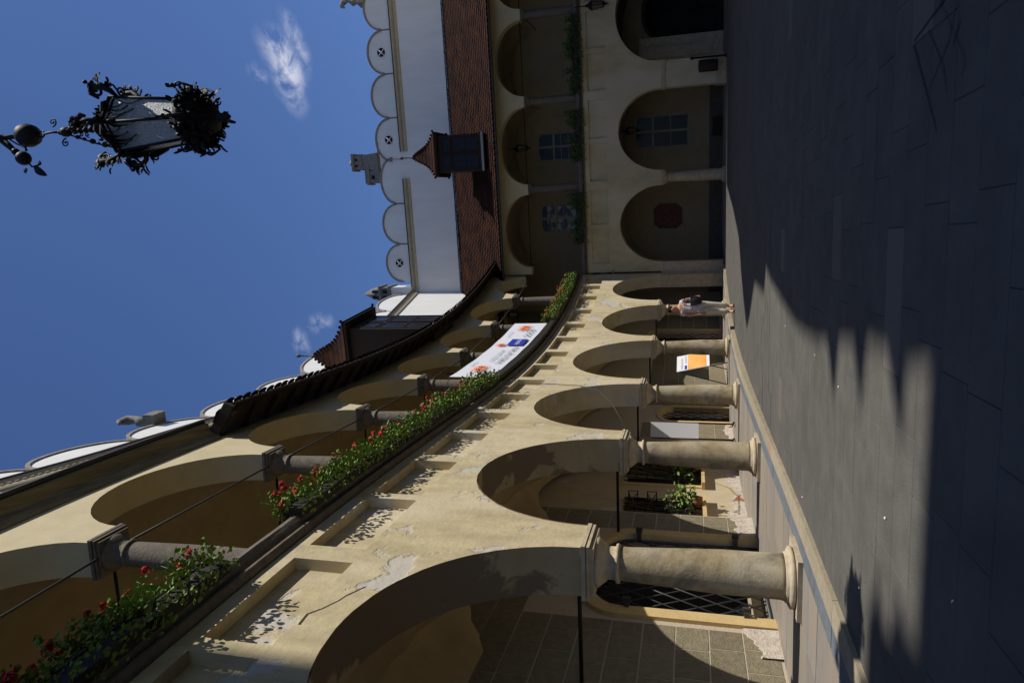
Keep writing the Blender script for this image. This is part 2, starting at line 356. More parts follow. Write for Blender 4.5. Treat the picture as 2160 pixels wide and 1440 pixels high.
def vault(fr, bays, dA, dB, spring, rise, n=12, nd=8):
    mb = MB()
    for a, b in bays:
        vs = []
        for i in range(n+1):
            u = -1+2*i/n; q = (a+b)/2+u*(b-a)/2
            for j in range(nd+1):
                w = -1+2*j/nd; d = (dA+dB)/2+w*(dB-dA)/2
                vs.append(fr.pt(q, d, spring+rise*max(math.sqrt(max(0, 1-u*u)), math.sqrt(max(0, 1-w*w)))))
        fs = [(i*(nd+1)+j, (i+1)*(nd+1)+j, (i+1)*(nd+1)+j+1, i*(nd+1)+j+1) for i in range(n) for j in range(nd)]
        mb.add(vs, fs, True)
    return mb
zf = lambda y: float(np.interp(y, [0, 13, 18, 24], [.305, .305, .25, .15]))     # arcade floor level
zc = lambda y: float(np.interp(y, [-10, 8, 18, 24, 60], [.275, .275, .165, .10, .10]))  # court level

# ------------------------------------------------------------------ ground
gm_ = MB()
yy = [-60, -10, 8, 18, 24, 400]
for a, b in zip(yy[:-1], yy[1:]): gm_.quad((-300, a, zc(a)-.0045), (300, a, zc(a)-.0045), (300, b, zc(b)-.0045), (-300, b, zc(b)-.0045))
structure(gm_.build('ground', M_joint, weld=True))

# court slabs, rows run across the court
court = bpy.data.objects.new('court_paving', None); COL.objects.link(court); structure(court)
def slab_mesh(name, m, w=1., h=1., t=.05, bev=.006):
    mb = MB(); b = bev
    vs = [(b, b, 0), (w-b, b, 0), (w-b, h-b, 0), (b, h-b, 0), (0, 0, -b), (w, 0, -b), (w, h, -b), (0, h, -b), (0, 0, -t), (w, 0, -t), (w, h, -t), (0, h, -t)]
    fs = [(0, 1, 2, 3), (4, 5, 1, 0), (5, 6, 2, 1), (6, 7, 3, 2), (7, 4, 0, 3), (8, 9, 5, 4), (9, 10, 6, 5), (10, 11, 7, 6), (11, 8, 4, 7)]
    mb.add(vs, fs); me = mb.mesh(name); me.materials.append(m); return me
RH = .27
SW = [(.55, RH), (.68, RH), (.44, RH)]
SM = [[slab_mesh('paving_slab', mm, w-.003, h-.003, bev=.002) for mm in (M_pave, M_pavewarm)] for w, h in SW]
ANG = .14; ca, sa = math.cos(ANG), math.sin(ANG)
slabs = []
row = 0; v = 1.2
while v < 27:
    u = -3.5+random.uniform(0, .8)
    while u < 15:
        k = random.choice((0, 0, 1, 2)); w = SW[k][0]
        cx_, cy_ = u+w/2, v+.22; X = ca*cx_+sa*cy_*0+0; 
        x = u*ca+(v)*math.sin(ANG)-1.3; y = -u*sa*1.0+v*ca
        xc = x+w/2*ca; yc = y-w/2*sa
        if yc > .8 and xc > fx(min(max(yc, 0), 24))+.10 and yc < 23.6+(xc-2.6)*MS-.32 and abs(xc) < yc*.6+1.5 and xc < 12.8:
            slabs.append((xc*xc+yc*yc, x, y, k))
        u += w
    v += RH; row += 1
slabs.sort()
rest = MB()
for n, (dd, x, y, k) in enumerate(slabs):
    w, h = SW[k]; rot = -ANG; z = zc(y+h/2)
    sl = (zc(y+h)-zc(y))/h
    if n < 300:
        o = link('paving_slab', SM[k][1 if random.random() < .04 else 0], court, (x, y, z+random.uniform(-.001, .001))); o.rotation_euler = (sl, 0, rot)
    else:
        c_, s_ = math.cos(rot), math.sin(rot)
        def F(p): return Vector((x+p[0]*c_-p[1]*s_, y+p[0]*s_+p[1]*c_, p[2]+zc(y+p[1])))
        rest.box((0, 0, -.03), (w-.003, h-.003, random.uniform(-.001, .0015)), F)
stuff(rest.build('distant_paving_slabs', M_pave, court))

# kerb, bluish border and arcade floor slabs
kerb = bpy.data.objects.new('arcade_kerb', None); COL.objects.link(kerb); structure(kerb)
q = LW.sy(2.4)
while q < LEND-.3:
    ln = random.uniform(.95, 1.35); e = min(q+ln, LEND-.25); y = LW.pt(q).y; z1 = zf(y)+.002; z0 = zc(y)-.05
    rbox(LW, q+.003, e-.003, .17, .345, z0, z1).build('kerb_stone', M_kerb, kerb)
    q = e
    if e >= LEND-.26: break
q = LW.sy(2.4); i = 0
while q < LEND-.6:
    ln = random.uniform(.5, .8); e = q+ln; y = LW.pt(q).y
    rbox(LW, q+.003, e-.003, .0, .163, zf(y)-.05, zf(y)-.002+random.uniform(-.001, .002)).build('border_slab', M_blue, kerb)
    q = e
afl = bpy.data.objects.new('arcade_floor', None); COL.objects.link(afl); structure(afl)
bas = MB(); q = 0
while q < LEND+2.5:
    y0, y1 = LW.pt(q).y, LW.pt(q+.5).y
    a0, a1, b0, b1 = LW.pt(q, -3.2, zf(y0)-.012), LW.pt(q, .34, zf(y0)-.012), LW.pt(q+.5, -3.2, zf(y1)-.012), LW.pt(q+.5, .34, zf(y1)-.012)
    bas.quad(a0, a1, b1, b0); q += .5
bas.build('mortar_bed', M_joint, afl)
q = L_(2.4)
while q < LEND-.1:
    y = LW.pt(q).y; dd = -.005; w = .38
    while dd > -2.3:
        ww = random.uniform(.5, .85)
        rbox(LW, q+.002, q+w-.002, max(dd-ww, -2.45)+.002, dd-.002, zf(y)-.04, zf(y)+random.uniform(-.001, .001)).build('floor_slab', M_floor, afl)
        dd -= ww
    q += w
ffl = MB(); rbox(FW, .0, 12.5, -3.0, .30, .02, .115, ffl, 2); structure(ffl.build('far_arcade_floor', M_floor))

# ------------------------------------------------------------------ lower + upper columns
def column_parts(parent, c, zb, zt, r0, r1, half, matl, matb, ang, scale_base=1., capd=1.0):
    mb = MB(); H_ = zt-zb
    sb = zb+.125
    mb.lathe([(r0*1.04, sb), (r0, sb+.03), (r0*.99, zb+H_*.35), (r1, zt-.33), (r1*1.0, zt-.32)], c, 28); mb.build('shaft', matl, parent)
    b = MB(); Mr = Matrix.Translation((c[0], c[1], 0)) @ Matrix.Rotation(ang, 4, 'Z'); p = r0*1.38
    b.box((-p, -p, zb), (p, p, zb+.05), Mr)
    b.lathe([(r0*1.25, zb+.05), (r0*1.36, zb+.062), (r0*1.36, zb+.085), (r0*1.2, zb+.1), (r0*1.1, zb+.104), (r0*1.12, zb+.118), (r0*1.04, zb+.126)], c, 28); b.build('base', matb, parent)
    k = MB(); t = zt
    k.lathe([(r1, t-.325), (r1*1.17, t-.32), (r1*1.2, t-.305), (r1*1.17, t-.29), (r1*1.0, t-.285), (r1*1.0, t-.215), (r1*1.12, t-.2), (half*.86, t-.145), (half*.93, t-.125), (half*.9, t-.105)], c, 28)
    for z0, z1, g in ((t-.11, t-.075, .93), (t-.075, t-.05, 1.02), (t-.05, t-.038, .97), (t-.038, t, 1.05)):
        k.box((-half*g, -half*g, z0), (half*g, half*g, z1-.0005), Mr)
    k.build('capital', matb, parent)

# ------------------------------------------------------------------ LEFT WING
lwing = thing('arcade_wing', 'long sunlit cream arcaded wing curving along the left side of the courtyard', 'building')
LC = [2.75, 6.30, 9.80, 13.70, 17.85, 21.1]               # lower column y
LCs = [L_(y) for y in LC]; ZI = 2.14
ops = []
hw = .24
edges = [(-1.0)]+[None]
prev = LCs[0]
ops.append((LCs[0]-3.4, LCs[0]-hw, None, ZI, 1.62))
for a, b in zip(LCs[:-1], LCs[1:]): ops.append((a+hw, b-hw, None, ZI, (b-a)/2-hw-.01 if (b-a) < 3.7 else 1.66))
ops.append((LCs[-1]+hw, LEND-.16, None, ZI+.03, 1.45))
UC = [2.8, 5.58, 8.36, 11.05, 13.82, 16.6, 19.36, 21.85]  # upper column y
UCs = [L_(y) for y in UC]
pans = []
allu = [L_(.2)]+UCs+[LEND]
for a, b in zip(allu[:-1], allu[1:]):
    mid = (a+b)/2; pans += [(a+.13, mid-.075, 4.04, 4.61), (mid+.075, b-.13, 4.04, 4.61)]
wall(LW, .3, LEND, ZI, 4.76, ops, .45, panels=pans).build('lower_wall', M_cream, lwing, weld=True)
# flaking underside skins of the two nearest arches
for o in ops[:3]:
    mb = MB(); n = 48; vs = []
    for k in range(n+1):
        u = -math.cos(math.pi*k/n); q = (o[0]+o[1])/2+u*((o[1]-o[0])/2-.012)
        z = o[3]+(o[4]-.012)*math.sqrt(max(0, 1-u*u))
        for d in (.004, -.455): vs.append(LW.pt(q, d, z))
    mb.add(vs, [(2*k, 2*k+2, 2*k+3, 2*k+1) for k in range(n)], True); mb.build('arch_soffit', M_soffit, lwing)
for y, q in zip(LC, LCs):
    c = LW.pt(q, -.24); column_parts(lwing, (c.x, c.y), zf(y)-.01, ZI, .192, .148, .245, M_stone, M_stonepale, LW.ang(q))
# corner pier
rbox(LW, LEND-.16, LEND+.25, -.45, -.002, .1, ZI).build('corner_pier', M_stonepale, lwing)
# string course, coping
sweep(LW, .3, LEND-.02, [(-.05, 4.765), (.035, 4.77), (.07, 4.80), (.07, 4.825), (.02, 4.83), (-.05, 4.83)], .5).build('string_course', M_coping, lwing)
sweep(LW, .3, LEND-.02, [(-.35, 4.835), (.03, 4.835), (.045, 4.86), (.10, 4.89), (.13, 4.93), (.125, 4.975), (.09, 5.0), (-.35, 5.0)], .35, jit=.004).build('coping', M_coping, lwing)
# upper colonnade
ZU = 6.80; hu = .19; ops2 = []
ops2.append((UCs[0]-2.6, UCs[0]-hu, None, ZU, 1.0))
for a, b in zip(UCs[:-1], UCs[1:]): ops2.append((a+hu, b-hu, None, ZU, 1.02))
ops2.append((UCs[-1]+hu, LEND-.12, None, ZU-.05, .8))
wall(LW, .3, LEND, ZU, 8.06, ops2, .36, d0=-.002).build('upper_wall', M_cream_up, lwing, weld=True)
for y, q in zip(UC, UCs):
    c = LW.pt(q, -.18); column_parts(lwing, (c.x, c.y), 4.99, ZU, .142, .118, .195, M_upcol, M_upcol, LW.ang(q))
# galleries: vaults, floors, back walls
DB = -1.62
lb = [LCs[0]-3.5]+LCs+[LEND+.1]
vault(LW, list(zip(lb[:-1], lb[1:])), -.45, DB, ZI+.02, 1.64).build('lower_vault', M_ochre_warm, lwing)
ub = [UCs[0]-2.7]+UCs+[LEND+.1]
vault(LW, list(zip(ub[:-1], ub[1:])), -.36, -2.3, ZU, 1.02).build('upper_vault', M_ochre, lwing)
rbox(LW, .3, LEND+2.2, -2.4, -.46, 4.6, 4.72, step=.6).build('gallery_floor', M_ochre_warm, lwing)
# lower back wall: stone section with door, beige section with windows, stone section with doors
sD0, sD1 = Ld(7.92, -1.47), Ld(9.95, -1.47)
sB0, sB1 = Ld(10.9, -1.47), Ld(15.6, -1.74)
def glass_pane(fr, s0, s1, z0, z1, d, parent, m=M_glass):
    return rbox(fr, s0, s1, d-.02, d, z0, z1).build('pane', m, parent)
wall(LW, .3, sB0, .2, 4.2, [(sD0, sD1, None, 2.02, .42)], .5, d0=DB+.15, back=False).build('back_wall', M_mortar, lwing, weld=True)
wn1 = (L_(12.7), L_(13.0)+.62); 
WB = [(Ld(11.35, -1.74), Ld(12.1, -1.74), 1.0, 2.3, 0.), (Ld(13.0, -1.74), Ld(14.05, -1.74), 1.0, 2.3+.1, .0)]
wall(LW, sB0, sB1, .2, 4.2, WB, .35, d0=DB-.12, back=False).build('beige_back_wall', M_beige, lwing, weld=True)
rbox(LW, sB0-.02, sB0, DB-.5, DB+.15, .2, 4.2).build('wall_return', M_block, lwing)
sE = [(Ld(16.8, -1.7), Ld(17.8, -1.7), None, 1.6, .3), (Ld(22.3, -1.7), Ld(23.4, -1.7), None, 2.3, .3)]
wall(LW, sB1, LEND+2.4, .05, 4.2, sE, .4, d0=DB-.05, back=False).build('far_back_wall', M_mortar, lwing, weld=True)
rbox(LW, .3, LEND+2.5, DB-1.6, DB-1.5, .1, 8.2, step=.6).build('inner_room_wall', M_ochre_warm, lwing)
# upper back wall
UW = [(L_(11.2), L_(12.2), 5.1, 6.9, .2), (L_(17.2), L_(18.2), 5.1, 6.9, .2), (L_(20), L_(21), 5.1, 6.9, .2)]
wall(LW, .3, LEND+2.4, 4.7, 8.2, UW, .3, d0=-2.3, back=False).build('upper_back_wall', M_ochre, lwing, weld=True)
for o in UW: glass_pane(LW, o[0]-.02, o[1]+.02, 5.1, 7.1, -2.45, lwing)
# stone blocks of the back walls
def blocks(fr, s0, s1, d, z0, z1, skip, hgt=.34, wid=.52, cap=400):
    n = 0; z = z0; r = 0
    while z < z1-.05:
        q = s0-random.uniform(0, wid*.6); zt = min(z+hgt, z1)
        while q < s1:
            w = wid*random.uniform(.75, 1.25); a, b = max(q, s0), min(q+w, s1); q += w
            if b-a < .06: continue
            segs = [(a, b)]
            for (x0, x1, y0, y1) in skip:
                if zt > y0 and z < y1:
                    ns = []
                    for (p, t) in segs:
                        if t <= x0 or p >= x1: ns.append((p, t))
                        else:
                            if p < x0-.05: ns.append((p, x0))
                            if t > x1+.05: ns.append((x1, t))
                    segs = ns
            for p, t in segs:
                j = random.uniform(0, .002)
                rbox(fr, p+.008, t-.008, d-.02, d+.004+j, z+.008, zt-.008, step=2).build('stone_block', M_block, lwing); n += 1
        z += hgt; r += 1
    return n
blocks(LW, L_(4.2), sB0-.02, DB+.15, .33, 3.7, [(sD0-.27, sD1+.25, 0, 2.95)])
blocks(LW, sB1+.02, LEND+.6, DB-.05, .25, 2.3, [(sE[0][0]-.12, sE[0][1]+.12, 0, 2.4), (sE[1][0]-.1, sE[1][1]+.1, 0, 2.7)], .42, .62)
# broken plaster at the foot of the walls
def debris(fr, s0, s1, d, z0, h):
    mb = MB(); n = int((s1-s0)/.035); vs = []; ph = random.uniform(0, 9); w = 0.
    for i in range(n+1):
        q = s0+(s1-s0)*i/n; w = w*.72+random.uniform(-.09, .09)
        hh = h*(.72+.22*math.sin(q*3.1+ph)+.12*math.sin(q*7.7+2*ph)+w*1.6)
        hh = max(.05, min(h*1.2, round(hh*28)/28*.6+hh*.4))
        vs += [fr.pt(q, d+.004, z0), fr.pt(q, d+.03, z0), fr.pt(q, d+.024, z0+hh*.55), fr.pt(q, d+.021, z0+hh), fr.pt(q, d+.002, z0+hh+.01)]
    mb.add(vs, [(5*i+k, 5*i+5+k, 5*i+6+k, 5*i+1+k) for i in range(n) for k in range(4)])
    return mb.build('broken_plaster', M_debris, lwing)
debris(LW, L_(7.0), sD0-.2, DB+.15, .30, .30); debris(LW, sD1+.2, sB0-.02, DB+.15, .29, .30); debris(LW, sB0+.02, sB1, DB-.14, .28, .32); debris(LW, sB1+.05, sE[0][0]-.1, DB-.05, .26, .2)
# door surround, grille gate and what shows through it
def lattice(fr, s0, s1, z0, zs, rise, d, pitch, r, mb=None, off=0.):
    mb = mb or MB(); W = s1-s0; Ht = zs+rise-z0
    def top(q):
        u = (q-(s0+s1)/2)/(W/2); return zs+rise*math.sqrt(max(0, 1-u*u)) if rise > 0 else zs
    for sg in (1, -1):
        k = -Ht*.62-W
        while k < W+Ht:
            pts = []
            for i in range(61):
                z = z0+Ht*i/60; q = s0+(k if sg > 0 else W-k)+sg*(z-z0)*.62
                ok = s0 <= q <= s1 and z <= top(min(max(q, s0), s1))
                if ok: pts.append((q, z))
                elif pts: break
            if len(pts) > 1: mb.tube([fr.pt(pts[0][0], d+sg*.006, pts[0][1]), fr.pt(pts[-1][0], d+sg*.006, pts[-1][1])], r, 6)
            k += pitch
    return mb
def arch_path(fr, s0, s1, z0, zs, rise, d, n=14, close=False):
    p = [fr.pt(s0, d, z0), fr.pt(s0, d, zs)]
    for k in range(1, n): u = -math.cos(math.pi*k/n); p.append(fr.pt((s0+s1)/2+u*(s1-s0)/2, d, zs+rise*math.sqrt(1-u*u)))
    p += [fr.pt(s1, d, zs), fr.pt(s1, d, z0)]
    return p
def surround(fr, s0, s1, z0, zs, rise, w, d0, d1, m, name='door_surround'):
    mb = MB(); n = 16; vs = []
    inn = [(s0, z0), (s0, zs)]+[((s0+s1)/2-math.cos(math.pi*k/n)*(s1-s0)/2, zs+rise*math.sin(math.pi*k/n)) for k in range(1, n)]+[(s1, zs), (s1, z0)]
    o0, o1 = s0-w, s1+w
    outr = [(o0, z0), (o0, zs)]+[((s0+s1)/2-math.cos(math.pi*k/n)*(o1-o0)/2, zs+(rise+w)*math.sin(math.pi*k/n)) for k in range(1, n)]+[(o1, zs), (o1, z0)]
    K = len(inn)
    for (a, b), (c, e) in zip(inn, outr): vs += [fr.pt(a, d0, b), fr.pt(a, d1, b), fr.pt(c, d1, e), fr.pt(c, d0, e)]
    fs = [(4*i+k, 4*i+4+k, 4*i+4+(k+1) % 4, 4*i+(k+1) % 4) for i in range(K-1) for k in range(4)]
    mb.add(vs, fs); return mb.build(name, m, lwing)
dW = DB+.15
surround(LW, sD0, sD1, .28, 2.02, .42, .19, dW-.2, dW+.045, M_dooryel)
gate = link('grille_gate', None, lwing)
fr_ = MB(); fr_.tube(arch_path(LW, sD0+.03, sD1-.03, .32, 2.02, .40, dW-.05), .02, 8); fr_.tube([LW.pt(sD0+.03, dW-.05, .33), LW.pt(sD1-.03, dW-.05, .33)], .022, 8)
fr_.build('gate_frame', M_ironlit, gate)
lattice(LW, sD0+.04, sD1-.04, .33, 2.0, .38, dW-.05, .25, .0095).build('lattice', M_ironlit, gate)
for qq in (sD0+.01, sD1-.01):
    for zz in (.6, 1.9):
        hb = MB(); hb.box((-.05, -.05, -.03), (.05, .07, .03), Matrix.Translation(LW.pt(qq, dW+.05, zz))@Matrix.Rotation(LW.ang(qq), 4, 'Z')); hb.box((-.02, -.09, -.045), (.02, -.03, .045), Matrix.Translation(LW.pt(qq, dW+.05, zz))@Matrix.Rotation(LW.ang(qq), 4, 'Z')); hb.build('hinge', M_ironlit, gate)
rbox(LW, sD0-.1, sD1+.1, dW-.62, dW-.55, .28, 2.8).build('inner_door_glass', M_glass, lwing)
rbox(LW, sD0+.05, sD0+.62, dW-.54, dW-.50, .3, 2.0).build('painted_reflection_panel', mat('blue_painted_reflection', (.16, .22, .32), .2, (.5, .58, .68), 7, lo=.45, hi=.6, stretch=(1, 1, 3)), lwing)  # blue and white reflections painted into the panel colour
rbox(LW, sD0+.64, sD0+.98, dW-.54, dW-.50, .5, 2.0).build('brown_panel', mat('brown_red_panel', (.16, .05, .03), .6), lwing)
for k in range(5): rbox(LW, sD0+.08+.02*k, sD1-.1, dW-.45+.05*k, dW-.42+.05*k, .3+.045*k, .335+.045*k).build('stair_tread', M_stonepale, lwing)
# dark glass + grilles of the beige section windows, with iron brackets and plants
def big_grille(s0, s1, z0, z1, d, proj, nm):
    g = MB(); nb = 4
    for k in range(nb):
        z = z0+(z1-z0)*(k+.3)/nb; w = (z1-z0)/nb*.48
        for q in (s0+.02, s1-.02):
            g.tube([LW.pt(q, d, z), LW.pt(q, d+proj, z), LW.pt(q, d+proj, z+w), LW.pt(q, d, z+w)], .011, 6)
        g.tube([LW.pt(s0, d+proj*.8, z), LW.pt(s1, d+proj*.8, z+w)], .010, 6); g.tube([LW.pt(s0, d+proj*.8, z+w), LW.pt(s1, d+proj*.8, z)], .010, 6)
    for q in np.linspace(s0+.03, s1-.03, 4): g.tube([LW.pt(q, d+.05, z0), LW.pt(q, d+.05, z1)], .010, 6)
    for k in range(-2, 5):
        a = s0+(s1-s0)*k/4; g.tube([LW.pt(min(max(a, s0), s1), d+.07, z0), LW.pt(min(max(a+.7, s0), s1), d+.07, z1)], .009, 6)
    g.build('window_grille', M_iron, nm)
for o in WB:
    wnd = link('window', None, lwing)
    rbox(LW, o[0]-.02, o[1]+.02, DB-.42, DB-.40, o[2]-.02, o[3]+.02).build('pane', M_glass, wnd)
    rbox(LW, o[0]-.10, o[0], DB-.30, DB-.09, o[2]-.05, o[3]+.05).build('jamb', M_dooryel, wnd)
    rbox(LW, o[1], o[1]+.10, DB-.30, DB-.09, o[2]-.05, o[3]+.05).build('jamb', M_dooryel, wnd)
    rbox(LW, o[0]-.14, o[1]+.14, DB-.30, DB+.02, o[2]-.06, o[2]-.002).build('sill', M_dooryel, wnd)
    big_grille(o[0], o[1], o[2]+.02, o[3], DB-.12, .2, wnd)
# two dark doors further along
for o in sE:
    surround(LW, o[0], o[1], .22, o[3], o[4], .1, DB-.2, DB-.03, M_dooryel)
    rbox(LW, o[0]-.02, o[1]+.02, DB-.35, DB-.32, .2, 2.7).build('door_leaf', M_wood, lwing)
    lattice(LW, o[0]+.03, o[1]-.03, .3, o[3], o[4]-.03, DB-.15, .2, .008).build('door_grille', M_iron, lwing)
# arched blind niche and grey posts seen between the third and fourth column
# cross ties and long ties
for q in LCs:
    t = MB(); t.tube([LW.pt(q, -.3, ZI+.06), LW.pt(q, DB+.1, ZI+.06)], .02, 8); t.build('tie_bar', M_iron, lwing)
for q in UCs:
    t = MB(); t.tube([LW.pt(q, -.3, ZU-.06), LW.pt(q, -2.3, ZU-.06)], .016, 8); t.build('tie_bar', M_iron, lwing)
for a, b in zip(allu[:-1], allu[1:]):
    t = MB(); t.tube([LW.pt(a+.15, -.16, ZU-.08), LW.pt(b-.15, -.16, ZU-.08)], .013, 8); t.build('tie_rod', M_ironlit, lwing)

for zz, nm in ((7.84, 'upper_corner_ceiling'), (3.72, 'lower_corner_ceiling')):
    mb = MB(); pl = [LW.pt(LEND-.6, -.37), LW.pt(LEND-.6, -2.7), FW.pt(-3.4, -1.5), FW.pt(-3.0, -2.8), FW.pt(.5, -2.8), FW.pt(.5, -.36)]
    n_ = len(pl); mb.add([(p.x, p.y, zz) for p in pl]+[(p.x, p.y, zz+.04) for p in pl], [tuple(range(n_)), tuple(range(2*n_-1, n_-1, -1))]+[(i, (i+1) % n_, n_+(i+1) % n_, n_+i) for i in range(n_)])
    mb.build(nm, M_ochre, lwing)
# eaves and tiled roof of the left wing (begins past the second arch)
RS0 = L_(8.95)
ED, EZ, SL = .50, 7.84, .70
roof = link('roof', None, lwing)
sweep(LW, RS0, LEND+.75, [(ED-.02, EZ-.02), (ED-.02, EZ+.02), (-3.0, EZ+.02+SL*(3.0+ED)), (-3.0, EZ-.06+SL*(3.0+ED)), (-.02, EZ-.06+SL*ED), (ED-.06, EZ-.04)], .4).build('soffit_boards', M_wood, roof)
sweep(LW, RS0, LEND+.75, [(ED-.03, EZ-.02), (ED+.01, EZ-.02), (ED+.01, EZ+.012), (ED-.03, EZ+.012)], .4).build('eaves_gutter', M_lead, roof)
k = RS0
while k < LEND+.6:
    sweep(LW, k, k+.09, [(ED-.1, EZ-.05), (.0, EZ-.06+SL*(ED-.02)), (.0, EZ-.14+SL*(ED-.02)), (ED-.1, EZ-.11)], .2).build('rafter', M_wood, roof); k += .55
def tile_field(fr, s0, s1, dlow, zlow, slope, dtop, pitch=.19, rowh=.17, skip=None, over=.025):
    mb = MB(); L = (dlow-dtop)*math.hypot(1, slope); nr = int(L/rowh); cs = 1/math.hypot(1, slope); sn = slope*cs
    for r in range(nr+1):
        a = r*rowh-over; b = a+rowh*1.35; o = (r % 2)*pitch/2; q = s0-o
        while q < s1:
            mid = q+pitch/2
            if not (skip and skip(mid, dlow-(a+.1)*cs)):
                h0, h1 = .035, .008; g = random.uniform(-.010, .008); h0 += random.uniform(-.006, .006)
                def pt(s_, l, h): return fr.pt(s_, dlow-l*cs+h*sn, zlow+l*sn+h*cs)
                w = pitch*.94; x0 = q; 
                top = [pt(x0, a+.05+g, h0), pt(x0+w*.2, a+.012+g, h0), pt(x0+w*.5, a+g, h0), pt(x0+w*.8, a+.012+g, h0), pt(x0+w, a+.05+g, h0), pt(x0+w, b, h1), pt(x0, b, h1)]
                bot = [pt(x0, a+.05+g, h0-.014), pt(x0+w*.2, a+.012+g, h0-.014), pt(x0+w*.5, a+g, h0-.014), pt(x0+w*.8, a+.012+g, h0-.014), pt(x0+w, a+.05+g, h0-.014)]
                fs = [(0, 1, 2, 3, 4, 5, 6)]+[(i, i+7, i+8, i+1) for i in range(4)]
                mb.add(top+bot, fs)
            q += pitch
    return mb
stuff(tile_field(LW, RS0, LEND+.7, ED+.03, EZ+.03, SL, -1.4, pitch=.21).build('roof_tiles', M_tile, roof))
sweep(LW, RS0-.07, RS0-.005, [(ED+.03, EZ+.05), (ED-.02, EZ-.10), (-.04, EZ+.24), (-.04, EZ+.30), (-2.0, 9.45), (-2.0, 9.62)], .1).build('gable_board', M_wood, roof)
# plastered cove cornice over the nearest bays
cov = [(-.3, 7.97), (.012, 7.97), (.03, 7.985), (.04, 8.01)]
for k in range(7):
    a = math.pi/2*k/6; cov.append((.05+.15*(1-math.cos(a)), 8.03+.15*math.sin(a)))
cov += [(.215, 8.20), (.215, 8.235), (-.3, 8.235)]
sweep(LW, .3, RS0-.08, cov, .4).build('cove_cornice', mat('dark_olive_cornice', (.30, .245, .14), .95, (.17, .14, .085), 3, stretch=(6, .25, 6), bump=.2), lwing)
sweep(LW, .3, RS0-.08, [(.10, 8.24), (.255, 8.24), (.27, 8.255), (.27, 8.29), (.10, 8.30)], .4).build('metal_gutter', M_lead, lwing)

# ------------------------------------------------------------------ attic walls with round merlons
_e = FW.pt(-.933, -3.0)
AT = Poly([(-2.95, 2.0), (-2.3, 10.9), (-1.9, 15.0), (-1.1, 19.4), (.1, 22.7), (_e.x, _e.y)])
def merlon(fr, a, b, z0, zs, zt, d, parent, rosette=False, th=.3, bars=True):
    """one round-headed merlon: white body, dark coping band along its curve"""
    n = 18; c = (a+b)/2; hw_ = (b-a)/2-.03
    mb = MB(); vs = []
    for dd in (d, d-th):
        vs += [fr.pt(c-hw_, dd, z0)]
        for k in range(n+1): u = -math.cos(math.pi*k/n); vs.append(fr.pt(c+u*hw_, dd, zs+(zt-zs)*math.sqrt(max(0, 1-u*u))))
        vs += [fr.pt(c+hw_, dd, z0)]
    K = n+3
    mb.add(vs, [tuple(range(K)), tuple(range(2*K-1, K-1, -1))]+[(i, K+i, K+(i+1) % K, (i+1) % K) for i in range(K)])
    body = mb.build('merlon', M_white, parent)
    cp = MB(); vs = []
    for k in range(n+1):
        u = -math.cos(math.pi*k/n); sn_ = math.sqrt(max(0, 1-u*u)); 
        for (g, dd) in ((-.03, d+.035), (.045, d+.035), (.045, d-th-.03), (-.03, d-th-.03)):
            vs.append(fr.pt(c+u*(hw_+g), dd, zs+(zt-zs+g)*sn_+(0 if 0 < k < n else 0)))
    cp.add(vs, [(4*i+j, 4*i+4+j, 4*i+4+(j+1) % 4, 4*i+(j+1) % 4) for i in range(n) for j in range(4)]); cp.build('coping_band', M_whitetrim, body)
    if rosette:
        rs = MB(); r = .18; zz = zs+(zt-zs)*.12; vs = [fr.pt(c, d+.006, zz)]
        for k in range(20): vs.append(fr.pt(c+r*math.cos(k*math.pi/10), d+.006, zz+r*math.sin(k*math.pi/10)))
        rs.add(vs, [(0, 1+k, 1+(k+1) % 20) for k in range(20)]); rs.build('round_vent', M_glass, body)
        rb = MB()
        for a_ in (math.pi/4, -math.pi/4):
            p = lambda t: fr.pt(c+t*math.cos(a_), d+.016, zz+t*math.sin(a_))
            rb.tube([p(-r), p(r)], .018, 6)
        rb.ball(fr.pt(c, d+.016, zz), .055, 8, (1, .5, 1)); rb.tube([fr.pt(c+r*math.cos(k*math.pi/10), d+.012, zz+r*math.sin(k*math.pi/10)) for k in range(21)], .014, 6)
        rb.build('vent_bars', M_white, body)
    return body
def dentils(fr, s0, s1, d, z0, z1, parent):
    sweep(fr, s0, s1, [(d-.02, z0), (d+.04, z0), (d+.06, z0+.05), (d+.06, z0+.09), (d+.03, z0+.10), (d+.03, z1-.12), (d+.10, z1-.06), (d+.12, z1), (d-.02, z1)], .6).build('dentil_cornice', M_cornice, parent)
    mb = MB(); q = s0+.05
    while q < s1-.1: rbox(fr, q, q+.07, d+.031, d+.085, z0+.105, z1-.115, mb, 1); q += .14
    mb.build('dentils', M_cornice, parent)
    sweep(fr, s0, s1, [(d-.02, z1+.001), (d+.15, z1+.001), (d+.15, z1+.03), (d-.02, z1+.045)], .6).build('cornice_flashing', M_lead, parent)

